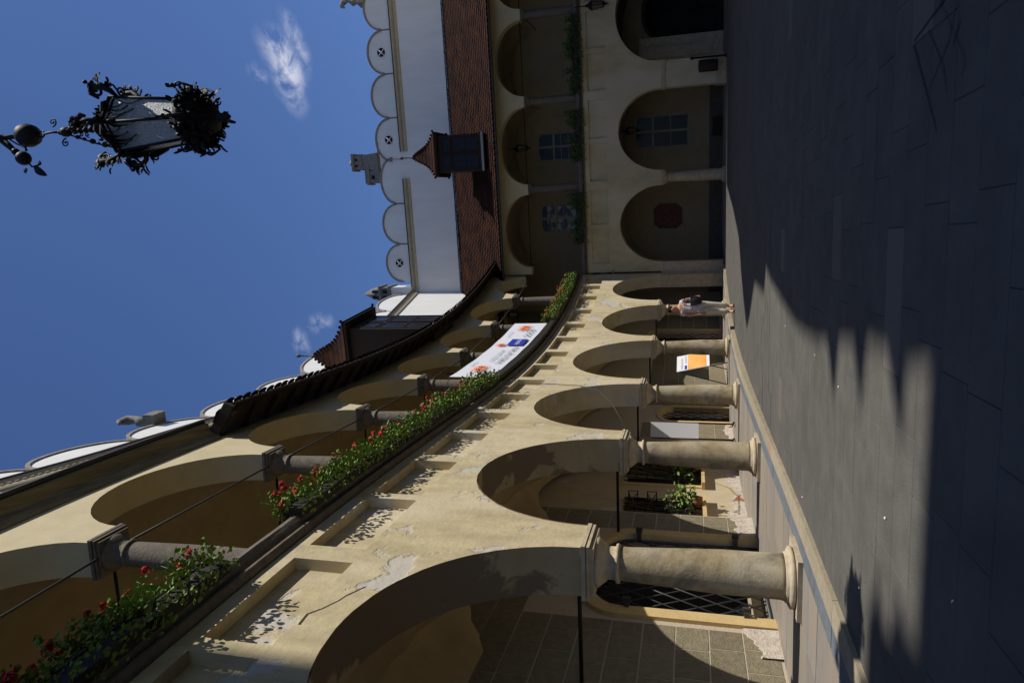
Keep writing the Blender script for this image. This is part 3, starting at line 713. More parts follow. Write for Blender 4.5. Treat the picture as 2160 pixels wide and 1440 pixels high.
# ------------------------------------------------------------------ FAR WING
fwing = thing('arcade_wing', 'shaded cream arcaded wing with red tiled roof closing the far end of the courtyard', 'building')
o_ = FO; FI = 2.10
fops = [(.10+o_-.02, 2.58+o_, None, FI, 1.38), (3.06+o_, 5.59+o_, None, FI, 1.38), (6.40+o_, 9.35+o_, None, FI, 1.40), (10.1+o_, 12.9+o_, None, FI, 1.40)]
FU = [2.67+o_, 5.54+o_, 8.25+o_, 11.0+o_]
fb = [.02+o_-.1]+FU+[13.9]
fp = []
for a, b in zip(fb[:-1], fb[1:]):
    mid = (a+b)/2; fp += [(a+.14, mid-.08, 3.86, 4.44), (mid+.08, b-.14, 3.86, 4.44)]
wall(FW, .06, 14.0, FI, 4.60, fops, .42, d0=0, panels=fp, prec=.07).build('lower_wall', M_cream_far, fwing, weld=True)
c = FW.pt(2.82+o_, -.22); column_parts(fwing, (c.x, c.y), .10, FI, .185, .148, .235, M_stonepale, M_stonepale, FW.ang(1))
rbox(FW, .05, .10+o_-.03, -.42, -.002, .1, FI).build('corner_pier', M_stonepale, fwing)
rbox(FW, 5.59+o_, 6.40+o_, -.42, -.002, .1, FI).build('broad_pier', M_cream_far, fwing)
rbox(FW, 5.56+o_, 6.43+o_, -.45, .03, FI-.13, FI-.01).build('pier_impost', M_stonepale, fwing)
rbox(FW, 5.56+o_, 6.43+o_, -.45, .03, .1, .42).build('pier_plinth', M_stonepale, fwing)
rbox(FW, 9.35+o_, 10.1+o_, -.42, -.002, .1, FI).build('broad_pier', M_cream_far, fwing)
sweep(FW, .0, 14.0, [(-.05, 4.60), (.05, 4.605), (.07, 4.64), (.02, 4.66), (-.05, 4.66)], 2).build('string_course', M_coping, fwing)
sweep(FW, .0, 14.0, [(-.33, 4.665), (.03, 4.665), (.10, 4.70), (.12, 4.75), (.09, 4.80), (-.33, 4.80)], 2).build('coping', M_coping, fwing)
FZ = 6.58; fo2 = [(.30, FU[0]-.17, None, FZ, .95)]
for a, b in zip(FU[:-1], FU[1:]): fo2.append((a+.17, b-.17, None, FZ, .95))
fo2.append((FU[-1]+.17, 13.6, None, FZ, .95))
wall(FW, .05, 14.0, FZ, 7.86, fo2, .34, d0=-.002).build('upper_wall', M_cream_up, fwing, weld=True)
for q in FU:
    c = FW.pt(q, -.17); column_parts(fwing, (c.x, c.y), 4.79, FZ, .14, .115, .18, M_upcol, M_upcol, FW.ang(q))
vb = [.1+o_-.1, 2.82+o_, 6.0+o_, 9.7+o_, 13.2]
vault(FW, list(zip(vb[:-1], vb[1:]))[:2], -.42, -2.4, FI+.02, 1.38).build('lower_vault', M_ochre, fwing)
vault(FW, list(zip(vb[:-1], vb[1:]))[2:], -.42, -2.4, FI+.02, 1.38).build('passage_vault', M_dado_and_shade, fwing)  # dark grey on the vault paints in the passage's shade
ub2 = [.2]+FU+[13.9]
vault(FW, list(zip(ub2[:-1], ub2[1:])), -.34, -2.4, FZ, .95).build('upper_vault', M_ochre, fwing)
rbox(FW, .0, 14.0, -2.5, -.43, 4.45, 4.56).build('gallery_floor', M_ochre_warm, fwing)
LWIN = (4.43-.23, 5.52-.23, 1.26, 3.0, .14)
ob = -.23; o3 = -.36
fgate = (8.05+ob, 9.7+ob, None, 2.2, .55)
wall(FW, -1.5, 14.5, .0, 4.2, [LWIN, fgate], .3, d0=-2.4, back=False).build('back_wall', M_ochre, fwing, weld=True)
UWIN = [(4.2+ob, 5.2+ob, 5.0, 6.55, .16), (1.58+ob, 2.6+ob, 5.0, 6.55, .16)]
wall(FW, -2.2, 14.5, 4.5, 8.0, UWIN, .3, d0=-2.4, back=False).build('upper_back_wall', M_ochre, fwing, weld=True)
rbox(FW, -1.4, 6.85+o_, -2.4, -2.37, .1, .55).build('dado', M_dado_and_shade, fwing)
rbox(FW, 4.7+ob, 5.3+ob, -2.36, -2.05, .12, .45).build('bench_box', M_wood, fwing)
rbox(FW, -2.0, 14.5, -4.6, -4.5, .0, 8.0).build('inner_room_wall', M_ochre_warm, fwing)
rbox(FW, 14.05, 14.25, -4.5, .0, .0, 8.0).build('end_wall', M_ochre_warm, fwing)
rbox(FW, 7.6, 7.7, -4.5, -2.71, .0, 4.3).build('passage_wall', M_dado_and_shade, fwing)  # passage walls and ceiling carry the same painted-in shade
rbox(FW, 7.7, 14.0, -4.49, -4.45, .0, 4.3).build('passage_back_wall', M_dado_and_shade, fwing)
rbox(FW, 7.6, 14.0, -4.6, -2.7, 4.2, 4.3).build('passage_ceiling', M_dado_and_shade, fwing)
def casement(fr, s0, s1, z0, zs, rise, d, parent, rows, mf=M_frame, bars=2):
    w = link('window', None, parent); f = .05
    fm = MB(); mid = (s0+s1)/2
    pth = [(s0, z0), (s0, zs)]+[(mid-math.cos(math.pi*k/8)*(s1-s0)/2, zs+rise*math.sin(math.pi*k/8)) for k in range(1, 8)]+[(s1, zs), (s1, z0), (s0, z0)]
    fm.tube([fr.pt(a, d+.0, b) for a, b in pth], .05, 4, smooth=False)
    rbox(fr, mid-.04, mid+.04, d-.03, d+.035, z0, zs+rise*.95, fm)
    zt = zs-(zs-z0)*.30
    rbox(fr, s0, s1, d-.03, d+.04, zt-.04, zt+.04, fm)
    for (a, b) in ((s0, mid), (mid, s1)):
        for k in range(1, rows+1):
            z = z0+(zt-z0)*k/(rows+1); rbox(fr, a, b, d-.02, d+.015, z-.014, z+.014, fm)
    fm.build('frame', mf, w)
    for (a, b) in ((s0+.03, mid-.03), (mid+.03, s1-.03)):
        rbox(fr, a, b, d-.02, d-.01, z0, zt-.03).build('pane', M_glass, w); rbox(fr, a, b, d-.02, d-.01, zt+.03, zs+rise*.6).build('pane', M_glass, w)
    rbox(fr, s0-.08, s1+.08, d-.05, d+.12, z0-.08, z0-.01).build('sill', mf, w)
    return w
casement(FW, LWIN[0], LWIN[1], LWIN[2], LWIN[3], LWIN[4], -2.47, fwing, 1)
for o in UWIN: casement(FW, o[0], o[1], o[2], o[3], o[4], -2.47, fwing, 3)
o = UWIN[1]; rbox(FW, o[0]+.05, o[1]-.05, -2.475, -2.468, 5.35, 6.45).build('painted_reflection_pane', mat('pane_painted_reflection', (.02, .022, .025), .3, (.34, .33, .30), 3.2, detail=3, lo=.46, hi=.58), fwing)  # pale mottle in the colour stands for a reflection
# carved octagonal relief
rl = MB(); c_s, c_z, hs, hz = 2.0+ob, 1.98, .44, .50
pr = [(-1, -.6), (-.62, -1), (.62, -1), (1, -.6), (1, .6), (.62, 1), (-.62, 1), (-1, .6)]
vs = [FW.pt(c_s+a*hs, -2.40, c_z+b*hz) for a, b in pr]+[FW.pt(c_s+a*hs, -2.33, c_z+b*hz) for a, b in pr]+[FW.pt(c_s+a*hs*.88, -2.33, c_z+b*hz*.88) for a, b in pr]+[FW.pt(c_s+a*hs*.85, -2.36, c_z+b*hz*.85) for a, b in pr]
fs = [(8*j+i, 8*j+(i+1) % 8, 8*j+8+(i+1) % 8, 8*j+8+i) for j in range(3) for i in range(8)]+[tuple(24+i for i in range(8))]
rl.add(vs, fs)
for a, b, r in ((0, .12, .12), (-.12, -.12, .08), (.14, -.1, .08), (0, -.28, .1), (-.2, .18, .06), (.2, .2, .06), (.05, .3, .06)): rl.ball(FW.pt(c_s+a, -2.35, c_z+b), r, 10, (1, .35, 1))
tag(rl.build('wall_relief', M_redrock), 'dark red carved stone relief with cut corners on the wall of the far arcade', 'relief')
# passage on the far right: door case, lattice gate
surround_f = MB()
rbox(FW, 7.25+ob, 8.05+ob, -2.36, -2.15, .12, 2.9, surround_f); rbox(FW, 7.35+ob, 7.7+ob, -2.15, -2.08, .5, 2.9, surround_f); surround_f.build('door_case', M_stonepale, fwing)
gt = tag(link('lattice_gate', None), 'black iron lattice gate standing in the dark passage of the far arcade', 'gate')
g1 = MB(); g1.tube(arch_path(FW, 8.1+ob, 9.6+ob, .3, 2.4, .4, -2.3), .025, 6); g1.tube([FW.pt(8.85+ob, -2.3, .3), FW.pt(8.85+ob, -2.3, 2.8)], .02, 6)
for zz in (.3, 1.0, 2.3): g1.tube([FW.pt(8.1+ob, -2.3, zz), FW.pt(9.6+ob, -2.3, zz)], .02, 6)
g1.build('gate_frame', M_iron, gt); lattice(FW, 8.1+ob, 9.6+ob, .3, 2.4, .38, -2.3, .13, .008).build('lattice', M_iron, gt)
# ties
for a, b in zip(ub2[:-1], ub2[1:]):
    t = MB(); t.tube([FW.pt(a, -.17, FZ+.06), FW.pt(b, -.17, FZ+.06)], .014, 8); t.build('tie_rod', M_iron, fwing)
for q in FU:
    t = MB(); t.tube([FW.pt(q, -.3, FZ-.02), FW.pt(q, -2.4, FZ-.02)], .014, 8); t.build('tie_bar', M_iron, fwing)
# roof
froof = link('roof', None, fwing)
FD, FEZ, FSL = .48, 7.52, .775
sweep(FW, -.6, 14.2, [(FD-.02, FEZ-.02), (FD-.02, FEZ+.02), (-3.05, FEZ+.02+FSL*(3.05+FD)), (-3.05, FEZ-.06+FSL*(3.05+FD)), (0, FEZ-.06+FSL*FD), (FD-.06, FEZ-.04)], 2).build('soffit_boards', M_wood, froof)
sweep(FW, -.35, 14.2, [(FD, FEZ-.06), (FD+.09, FEZ-.06), (FD+.09, FEZ-.01), (FD, FEZ-.01)], 2).build('eaves_gutter', M_lead, froof)
DS0, DS1 = 3.42+o_, 4.66+o_
def lwclip(sv, dv):
    p = FW.pt(sv, dv); 
    return (DS0 < sv < DS1 and -1.4 < dv < .02)
stuff(tile_field(FW, -1.9, 14.0, FD+.03, FEZ+.03, FSL, -3.0, pitch=.19, skip=lwclip).build('roof_tiles', M_tile, froof))
sweep(FW, -1.5, 14.0, [(-2.95, 10.13), (-2.86, 10.15), (-2.88, 10.22), (-2.99, 10.26)], 2).build('flashing', mat('zinc_flashing', (.45, .46, .47), .5), froof)
# far attic
fat = thing('attic_wall', 'shaded white attic wall with round merlons and dentil cornice above the far roof', 'wall')
wall(FW, -.573+o3, 14.0, 9.6, 12.36, [], .3, d0=-3.0).build('wall', M_white, fat, weld=True)
dentils(FW, -.45+o3, 4.05+o3, -3.0, 12.12, 12.36, fat); dentils(FW, 5.1+o3, 14.0, -3.0, 12.12, 12.36, fat)
mer = [(-.12, 1.45, True), (1.45, 3.08, False), (3.08, 6.42, 'w'), (6.42, 8.07, False), (8.07, 9.68, True), (9.68, 11.3, False), (11.3, 12.9, False)]
for a, b, r in mer:
    if r == 'w':
        merlon(FW, 3.08+o3, 4.9+o3, 12.36, 12.80, 13.36, -3.0, fat, False); merlon(FW, 4.75+o3, 6.42+o3, 12.36, 12.80, 13.42, -3.0, fat, True)
        rbox(FW, 3.9+o3, 5.6+o3, -3.28, -3.02, 12.38, 13.35).build('infill', M_white, fat)
        rbox(FW, 3.95+o3, 5.55+o3, -3.32, -2.97, 13.36, 13.42).build('coping_band', M_whitetrim, fat)
    else: merlon(FW, a+o3, b+o3, 12.36, 12.80, 13.44, -3.0, fat, r)
for q in (1.45, 3.08, 6.42, 8.07, 9.68, 11.3): rbox(FW, q+o3-.05, q+o3+.05, -3.25, -3.03, 12.38, 12.86).build('valley_stone', M_whitetrim, fat)
# left attic
lat = thing('attic_wall', 'brightly sunlit white attic wall with round merlons rising behind the left roof', 'wall')
wall(AT, 0, AT.S[-1]-.002, 8.3, 12.36, [], .3, d0=0, step=.8).build('wall', M_white, lat, weld=True)
dentils(AT, 0, AT.S[-1]-.06, 0, 12.12, 12.36, lat)
q = AT.S[-1]-.25; k = 0
while q > 1.5:
    w = 1.75 if k < 3 else 2.4
    merlon(AT, q-w, q, 12.36, 12.80, 13.44 if k < 3 else 13.62, 0, lat, False); rbox(AT, q-.05, q+.05, -.25, -.03, 12.38, 12.86).build('valley_stone', M_whitetrim, lat)
    q -= w; k += 1

# chimney turret, corner turret, finials
def lantern_turret(label, c, ang, sc=1.):
    t = thing('chimney_turret', label, 'turret', (c[0], c[1], c[2]), ang)
    b = MB(); w = .33
    vs = [(-w*1.15, -.25, 0), (w*1.0, -.25, 0), (w*1.0, .25, 0), (-w*1.15, .25, 0), (-w*.8, -.22, .7), (w*.8, -.22, .7), (w*.8, .22, .7), (-w*.8, .22, .7)]
    b.add(vs, [(0, 1, 2, 3), (4, 7, 6, 5), (0, 4, 5, 1), (1, 5, 6, 2), (2, 6, 7, 3), (3, 7, 4, 0)]); b.box((-w*.95, -.25, .701), (w*.95, .25, .80)); b.build('body', M_greystone, t)
    h = MB(); h.box((-w*.8, -.22, .801), (w*.8, .22, 1.05)); h.box((-w*1.05, -.28, 1.051), (w*1.05, .28, 1.16)); h.build('head', M_greystone, t)
    for x in (-.13, .1):
        o = MB(); o.box((x-.045, -.232, .9), (x+.045, -.222, 1.03)); o.build('opening', M_glass, t)
    f = MB(); f.ball((0, 0, 1.24), .12, 12, (1, 1, 1.1)); f.build('ball_finial', M_whitetrim, t)
    s = MB(); s.box((-.86, -.2, .0), (-w*1.15+.02, .2, .42)); s.box((-.92, -.25, .421), (-w*.9, .25, .55)); s.box((-.86, -.22, .551), (-w*.8, .22, .63)); s.build('side_flue', M_greystone, t)
    o = MB(); o.box((-.7, -.212, .2), (-.55, -.202, .36)); o.build('opening', M_glass, t)
    return t
p = FW.pt(4.80+o3, -3.15, 13.40)
lantern_turret('grey stone chimney turret with small ball top on the far attic wall', p, FW.ang(1))
ct = thing('corner_turret', 'pale gothic corner turret with pointed hood where the two white attic walls meet', 'turret', FW.pt(-.62+o3, -3.15, 12.36), FW.ang(1))
b = MB(); b.box((-.30, -.3, 0), (.30, .3, .95)); b.build('body', M_white, ct)
b = MB(); b.box((-.36, -.36, .951), (.36, .36, 1.05)); b.box((-.30, -.30, 1.051), (.30, .30, 1.40)); b.box((-.36, -.36, 1.401), (.36, .36, 1.5)); b.build('head', M_greystone, ct)
b = MB(); b.lathe([(.30, 1.501), (.30, 1.62), (.24, 1.9), (.12, 2.15), (.01, 2.32)], n=8, smooth=False); b.build('pointed_hood', M_greystone, ct)
for x in (-.12, .12):
    o = MB(); o.box((x-.08, -.312, 1.12), (x+.08, -.302, 1.34)); o.build('opening', M_glass, ct); o = MB(); o.box((x-.06, -.29, 1.56), (x+.06, -.26, 1.82)); o.build('opening', M_glass, ct)
def finial(label, loc, sc, rz):
    t = thing('stone_finial', label, 'finial', loc, rz); b = MB()
    b.box((-.16*sc, -.16*sc, 0), (.16*sc, .16*sc, .22*sc)); b.build('pedestal', M_greystone, t)
    b = MB(); b.tube([(0, 0, .2*sc), (-.06*sc, 0, .4*sc), (.06*sc, 0, .55*sc), (.0, 0, .72*sc), (-.14*sc, 0, .78*sc), (-.17*sc, 0, .68*sc)], [.06*sc, .1*sc, .07*sc, .09*sc, .06*sc, .03*sc], 8); b.build('carved_crest', M_greystone, t)
    return t
finial('grey carved finial on the far attic wall at the edge of the picture', FW.pt(10.9+o3, -3.15, 13.42), 1.3, 0)
finial('curled grey stone finial on the left attic above the plaster cornice', Vector((-1.93, 14.0, 13.62)), 1.3, 1.4)

# ------------------------------------------------------------------ dormers
def dormer(label, fr, s0, s1, dF, z0, zE, zA, ov, dB, parent_lbl, hfin=.55):
    c = (s0+s1)/2; base = fr.pt(c, dF, z0); t = thing('dormer', label, 'dormer', (0, 0, 0)); P = fr.pt
    b = MB(); b.add([P(s0, dF, z0), P(s1, dF, z0), P(s1, dF, zE), P(s0, dF, zE), P(s0, dB, z0), P(s1, dB, z0), P(s1, dB, zE), P(s0, dB, zE)], [(0, 1, 2, 3), (4, 7, 6, 5), (0, 4, 5, 1), (1, 5, 6, 2), (2, 6, 7, 3), (3, 7, 4, 0)]); b.build('body', M_wood, t)
    f = MB(); e = ov; e2 = P(s0-e, dF+e, zE)
    cs = [(s0-e, dF+e), (s1+e, dF+e), (s1+e, dB), (s0-e, dB)]
    f.add([P(a, d, zE-.05) for a, d in cs]+[P(a, d, zE+.02) for a, d in cs], [(3, 2, 1, 0), (4, 5, 6, 7)]+[(i, (i+1) % 4, 4+(i+1) % 4, 4+i) for i in range(4)]); f.build('eaves_boards', M_wood, t)
    r = MB(); ap = (c, (dF+dB)/2-.05); N = 7; vs = []
    for k in range(N+1):
        w = k/N; sh = (1-w)**1.0*(1-.28*math.sin(math.pi*w)); 
        for a, d in cs: vs.append(P(ap[0]+(a-ap[0])*sh*1.03, ap[1]+(d-ap[1])*sh*1.03, zE+.022+(zA-zE)*w))
        if k < N:
            for a, d in cs: vs.append(P(ap[0]+(a-ap[0])*sh*.985*1.03, ap[1]+(d-ap[1])*sh*.985*1.03, zE+.022+(zA-zE)*w+.03))
    fs = []; n = len(vs)//4
    for k in range(n-1): fs += [(4*k+i, 4*k+(i+1) % 4, 4*k+4+(i+1) % 4, 4*k+4+i) for i in range(4)]
    r.add(vs, fs); r.build('roof', M_tile, t)
    hp = MB()
    for i in range(4):
        for k in range(12):
            w = k/12; sh = (1-w)*(1-.28*math.sin(math.pi*w)); a, d = cs[i]
            hp.ball(P(ap[0]+(a-ap[0])*sh*1.04, ap[1]+(d-ap[1])*sh*1.04, zE+.05+(zA-zE)*w), .05, 6)
    stuff(hp.build('hip_tiles', M_tile, t))
    fi = MB(); q = P(ap[0], ap[1], 0); fi.lathe([(.07, zA-.08), (.05, zA+.05), (.022, zA+.12), (.02, zA+hfin-.16), (.05, zA+hfin-.12), (.055, zA+hfin-.05), (.02, zA+hfin)], (q.x, q.y), 10); fi.build('finial', M_lead, t)
    mid = c; zt = z0+(zE-z0)*.68
    for (a, b_) in ((s0+.10, mid-.05), (mid+.05, s1-.10)):
        w = link('window', None, t)
        for (u0, u1) in ((z0+.22, zt-.03), (zt+.04, zE-.22)):
            fm = MB()
            for e_ in ((a, a+.03), (b_-.03, b_)): rbox(fr, e_[0], e_[1], dF, dF+.03, u0, u1, fm)
            for e_ in ((u0, u0+.03), (u1-.03, u1)): rbox(fr, a+.031, b_-.031, dF, dF+.028, e_[0], e_[1], fm)
            if u0 < zt: rbox(fr, a+.031, b_-.031, dF, dF+.025, (u0+u1)/2-.01, (u0+u1)/2+.01, fm); rbox(fr, (a+b_)/2-.01, (a+b_)/2+.01, dF, dF+.022, u0+.031, u1-.031, fm)
            fm.build('frame', M_wood, w); rbox(fr, a+.031, b_-.031, dF+.004, dF+.01, u0+.031, u1-.031).build('pane', M_glass, w)
    rbox(fr, s0-.03, s1+.03, dF+.0, dF+.10, z0+.02, z0+.10).build('sill', mat('grey_metal_sill', (.30, .32, .31), .5), t)
    return t
dormer('small dark wooden dormer with pointed tiled hood on the far red roof', FW, DS0, DS1, .02, 8.04, 9.80, 10.95, .13, -1.25, '')
dormer('large shadowed dormer with tiled hood standing against the sky on the left roof', LW, L_(17.55), L_(19.05), .35, 7.9, 10.45, 12.1, .22, -1.6, '', .6)

# ------------------------------------------------------------------ side wing and added shadow wall on the sunny side, outside the frame, that throw the court's shadow
rw = thing('side_wing', 'white wing with round topped attic wall on the right side of the courtyard', 'building')
WX = 11.2
def cst(x, y, z): t = (WX-x)/S.x; return (y+t*S.y, z+t*S.z)
edge = [(4.45, 21.1), (3.3, 18.0), (2.24, 15.5), (1.13, 14.36), (.6, 13.6), (.21, 12.98), (.45, 12.2), (.9, 11.2), (.62, 9.6), (.95, 9.35), (.7, 8.7), (.52, 8.0), (.13, 6.63), (0, 5.6), (0, 5.2), (-.40, 4.98), (0, 4.80), (0, 4.4), (-.38, 4.23), (0, 4.07), (-.05, 3.7), (-.50, 3.45), (-.12, 3.38), (-.1, 3.1)]
prof = [(cst(x, y, zc(y))) for x, y in edge]
prof = [(20.9, prof[0][1]-.4)]+prof+[(-8, prof[-1][1])]
mb = MB(); vs = []
K = len(prof)
for xx, lo in ((WX, 0), (WX+.3, 0), (WX, 1), (WX+.3, 1)):
    for y, z in prof: vs.append((xx, y, 0 if lo else z))
fs = [(i, i+1, K+i+1, K+i) for i in range(K-1)]+[(i, 2*K+i, 2*K+i+1, i+1) for i in range(K-1)]+[(K+i, K+i+1, 3*K+i+1, 3*K+i) for i in range(K-1)]
mb.add(vs, fs); mb.build('attic_wall', M_cream_up, rw)
b = MB(); b.box((WX+.3, -8, 0), (19, 20, 7.0)); b.build('body', M_cream_up, rw)
tw = thing('shadow_wall', 'tall thin unseen added gable beside the side wing of the courtyard', 'blocker')  # thin unseen wall, added to throw the straight court shadow
y1, z1 = cst(-1.40, 3.24, .3); y2, z2 = cst(-1.47, 4.02, .3)
b = MB(); b.box((WX+.01, -7, 0), (WX+.2, y1, z2-.02)); b.build('lower_wall', M_cream_up, tw)
b = MB(); b.box((WX+.01, -7, z2+.14), (WX+.2, y2, z2+13)); b.box((WX+.01, -7, z2-.019), (WX+.2, y2-.4, z2+.139)); b.lathe([(.02, z2-.25), (.12, z2+.14)], (WX+.1, y2-.14), 8); b.lathe([(.02, z2-.3), (.10, z2)], (WX+.1, y2-.5), 8); b.build('upper_wall', M_cream_up, tw)  # overhang and hanging spikes shaped for the shadow at the kerb

# ------------------------------------------------------------------ geraniums in planters along the two copings
def foliage_mesh(name, W, n, up=.42, down=.12, rad=.034, seed=1, m=None, thin=1.):
    rg = random.Random(seed); mb = MB()
    stems = []
    for _ in range(int(26*W/.85*thin)):
        x = rg.uniform(-W/2, W/2); y = rg.uniform(-.03, .10); h = up*rg.uniform(.35, 1.0)
        stems.append((x, y, x+rg.uniform(-.09, .09), y+rg.uniform(-.04, .12), h))
    for (x, y, x2, y2, h) in stems:
        mb.tube([(x, y, 0), ((x+x2)/2, (y+y2)/2, h*.6), (x2, y2, h)], .0035, 3)
    for i in range(n):
        if rg.random() < .72:
            s = rg.choice(stems); t = rg.uniform(.15, 1.05); c = Vector((s[0]+(s[2]-s[0])*t+rg.gauss(0, .032), s[1]+(s[3]-s[1])*t+rg.gauss(0, .035), s[4]*t+rg.gauss(0, .02)))
        else:
            c = Vector((rg.uniform(-W/2, W/2)*1.04, rg.uniform(.04, .24), rg.uniform(-down, .16)))
        r = rad*rg.uniform(.55, 1.15); nrm = Vector((rg.gauss(0, .6), rg.gauss(.35, .5), rg.gauss(.75, .5))).normalized()
        u = nrm.orthogonal().normalized(); w = nrm.cross(u); a0 = rg.uniform(0, 6.28); vs = [c-nrm*r*.28]
        for k in range(6):
            a = a0+k*math.pi/3; rr = r*rg.uniform(.82, 1.1); vs.append(c+(u*math.cos(a)+w*math.sin(a))*rr)
        mb.add(vs, [(0, 1+k, 1+(k+1) % 6) for k in range(6)])
    me = mb.mesh(name); me.materials.append(m or M_leaf); return me
def head_mesh(name, m, r=.05, n=26, seed=3):
    rg = random.Random(seed); mb = MB(); mb.tube([(0, 0, -.14), (0, 0, 0)], .003, 3)
    for i in range(n):
        d = Vector((rg.gauss(0, 1), rg.gauss(0, 1), abs(rg.gauss(.2, .8)))).normalized(); c = d*r*rg.uniform(.6, 1); u = d.orthogonal().normalized(); w = d.cross(u); s = .016*rg.uniform(.8, 1.4)
        mb.add([c+u*s, c+w*s, c-u*s, c-w*s, c+d*s*.5], [(0, 1, 4), (1, 2, 4), (2, 3, 4), (3, 0, 4)])
    me = mb.mesh(name); me.materials.append(m); return me
FOL = [foliage_mesh('foliage', .88, 1500, up=.46, down=.2, rad=.024, seed=i, thin=1.5) for i in range(4)]
FOLS = [foliage_mesh('foliage', .86, 1200, up=.5, down=.26, rad=.022, seed=30+i, thin=1.0) for i in range(3)]
FOLF = [foliage_mesh('foliage', .80, 800, up=.38, down=.28, rad=.026, seed=10+i, m=M_leafdk, thin=.6) for i in range(2)]
HR = [head_mesh('flower_head', M_petal, seed=i) for i in range(3)]; HP = [head_mesh('flower_head', M_petalp, seed=9)]
bxm = MB(); bxm.box((-.42, -.06, -.10), (.42, .10, .07)); bxm.box((-.43, -.07, .071), (.43, .11, .09)); BOXME = bxm.mesh('planter'); BOXME.materials.append(M_box)
def planter(fr, q, z, d, label, group, fol, nfl, pink=0, k=0, hmul=1.0):
    t = thing('geranium_box', label, 'flower box', fr.pt(q, d, z), fr.ang(q)+math.pi, group)
    link('planter', BOXME, t); f = stuff(link('foliage', fol, t)); f.scale = (1, 1, hmul)
    for i in range(nfl):
        h = link('flower_head', HP[0] if random.random() < pink else random.choice(HR), t, (random.uniform(-.42, .42), random.uniform(-.02, .2), random.uniform(.12, .46)*hmul))
        h.rotation_euler = (random.uniform(-.4, .2), random.uniform(-.4, .4), random.uniform(0, 6)); sc = random.uniform(.45, .9); h.scale = (sc, sc, sc)
    return t
# a thing rotated so that local +y looks towards the court
spots = [(2.95, 'lowest in the picture above the nearest arch'), (3.80, 'before the first upper column'), (4.55, 'just before the bare coping at the first upper column')]
spots += [(6.45, 'just past the bare coping at the first upper column'), (7.32, 'second past the first upper column'), (8.18, 'in front of the second upper column'), (9.05, 'just past the second upper column'), (9.92, 'midway between the second and third upper columns'), (10.75, 'just before the third upper column')]
spots += [(11.75, 'just past the third upper column'), (12.62, 'nearest to the end of the white banner')]
spots += [(19.5, 'just past the far end of the white banner'), (20.3, 'second past the far end of the banner'), (21.1, 'before the last upper column'), (21.9, 'in front of the last upper column'), (22.7, 'tight in the corner of the two wings')]
for i, (y, w) in enumerate(spots):
    n = 10 if y < 5 else 17 if y < 11 else 13
    planter(LW, L_(y), 4.99, .10, 'red geranium box ' + w, 'geranium boxes along the left wing', (FOLS if y < 5 or i in (3, 9) else FOL)[i % 3 if y < 5 or i in (3, 9) else i % 4], n, .35 if 9 < y < 12 else 0, hmul=random.uniform(.62, .95) if y < 19 else random.uniform(.55, .75))
fs_ = [(7.9, 'right of the third far upper column, nearest the picture edge'), (7.1, 'under the third far gallery arch'), (6.35, 'left half of the third far gallery arch')]
fs_ += [(5.0, 'under the first lit lantern bay, right side'), (4.2, 'below the hanging gallery lantern')]
fs_[3] = (5.0, 'right of the hanging gallery lantern')
fs_ += [(2.35, 'below the gallery window with the painted reflection'), (1.5, 'close to the corner of the wings')]
for i, (q, w) in enumerate(fs_):
    planter(FW, q, 4.80, .10, 'dark geranium box ' + w, 'geranium boxes along the far wing', FOLF[i % 2], 2)
# long empty trough under the banner
tr = MB(); sweep(LW, L_(13.1), L_(19.1), [(.02, 4.87), (.17, 4.87), (.18, 5.0), (.165, 5.0), (.155, 4.885), (.035, 4.885), (.025, 5.0), (.02, 5.0)], .4, tr)
tag(tr.build('empty_trough', M_box), 'long empty black trough on the coping below the white banner', 'trough')

# ------------------------------------------------------------------ banner
ban = thing('banner', 'white cloth banner with orange suns and blue square hung along the left gallery', 'banner')
bs0, bs1 = L_(13.2), L_(18.85)
def bz(q, v):   # v 0 bottom .. 1 top
    t = (q-bs0)/(bs1-bs0); return 5.06+.02*math.sin(math.pi*t)+v*(.86+.06*t-.01*math.sin(math.pi*t))
mb = MB(); n = 40; vs = []
for k in range(n+1):
    q = bs0+(bs1-bs0)*k/n
    for v in (0, .5, 1):
        dd = .14+.004*math.sin(k*.7+v*2); vs.append(LW.pt(q, dd, bz(q, v)))
mb.add(vs, [(3*k+j, 3*k+3+j, 3*k+4+j, 3*k+1+j) for k in range(n) for j in (0, 1)], True)
o = mb.build('cloth', M_banner, ban)
def bp(q, v, off=.165): return LW.pt(q, off, bz(q, v))
for cq, r, v0 in ((L_(14.0), .34, .52), (L_(16.5), .24, .74), (L_(18.28), .34, .54)):
    for part in range(2):
        mb = MB(); cc = cq+(part-.5)*r*.72 if r > .3 else cq+(part-.5)*r*.3; rr = r*.62
        for k in range(26):
            a = 2*math.pi*k/26; l0, l1 = rr*.40, rr*(1.0 if k % 2 else .75); w = .012
            ca_, sa_ = math.cos(a), math.sin(a)
            for (t0, t1) in ((l0, (l0+l1)/2-.01), ((l0+l1)/2+.01, l1)):
                pts = [(cc+ca_*t0-sa_*w, v0+(sa_*t0+ca_*w)/.9), (cc+ca_*t1-sa_*w*.6, v0+(sa_*t1+ca_*w*.6)/.9), (cc+ca_*t1+sa_*w*.6, v0+(sa_*t1-ca_*w*.6)/.9), (cc+ca_*t0+sa_*w, v0+(sa_*t0-ca_*w)/.9)]
                mb.add([bp(*p) for p in pts], [(0, 1, 2, 3)])
        ring = [(cc+rr*.3*math.cos(k*math.pi/8), v0+rr*.3*math.sin(k*math.pi/8)/.9) for k in range(17)]
        mb.tube([bp(*p) for p in ring], .012, 4); mb.ball(bp(cc, v0), rr*.13, 8, (1, .3, 1)); mb.build('orange_sun', M_orange, ban)
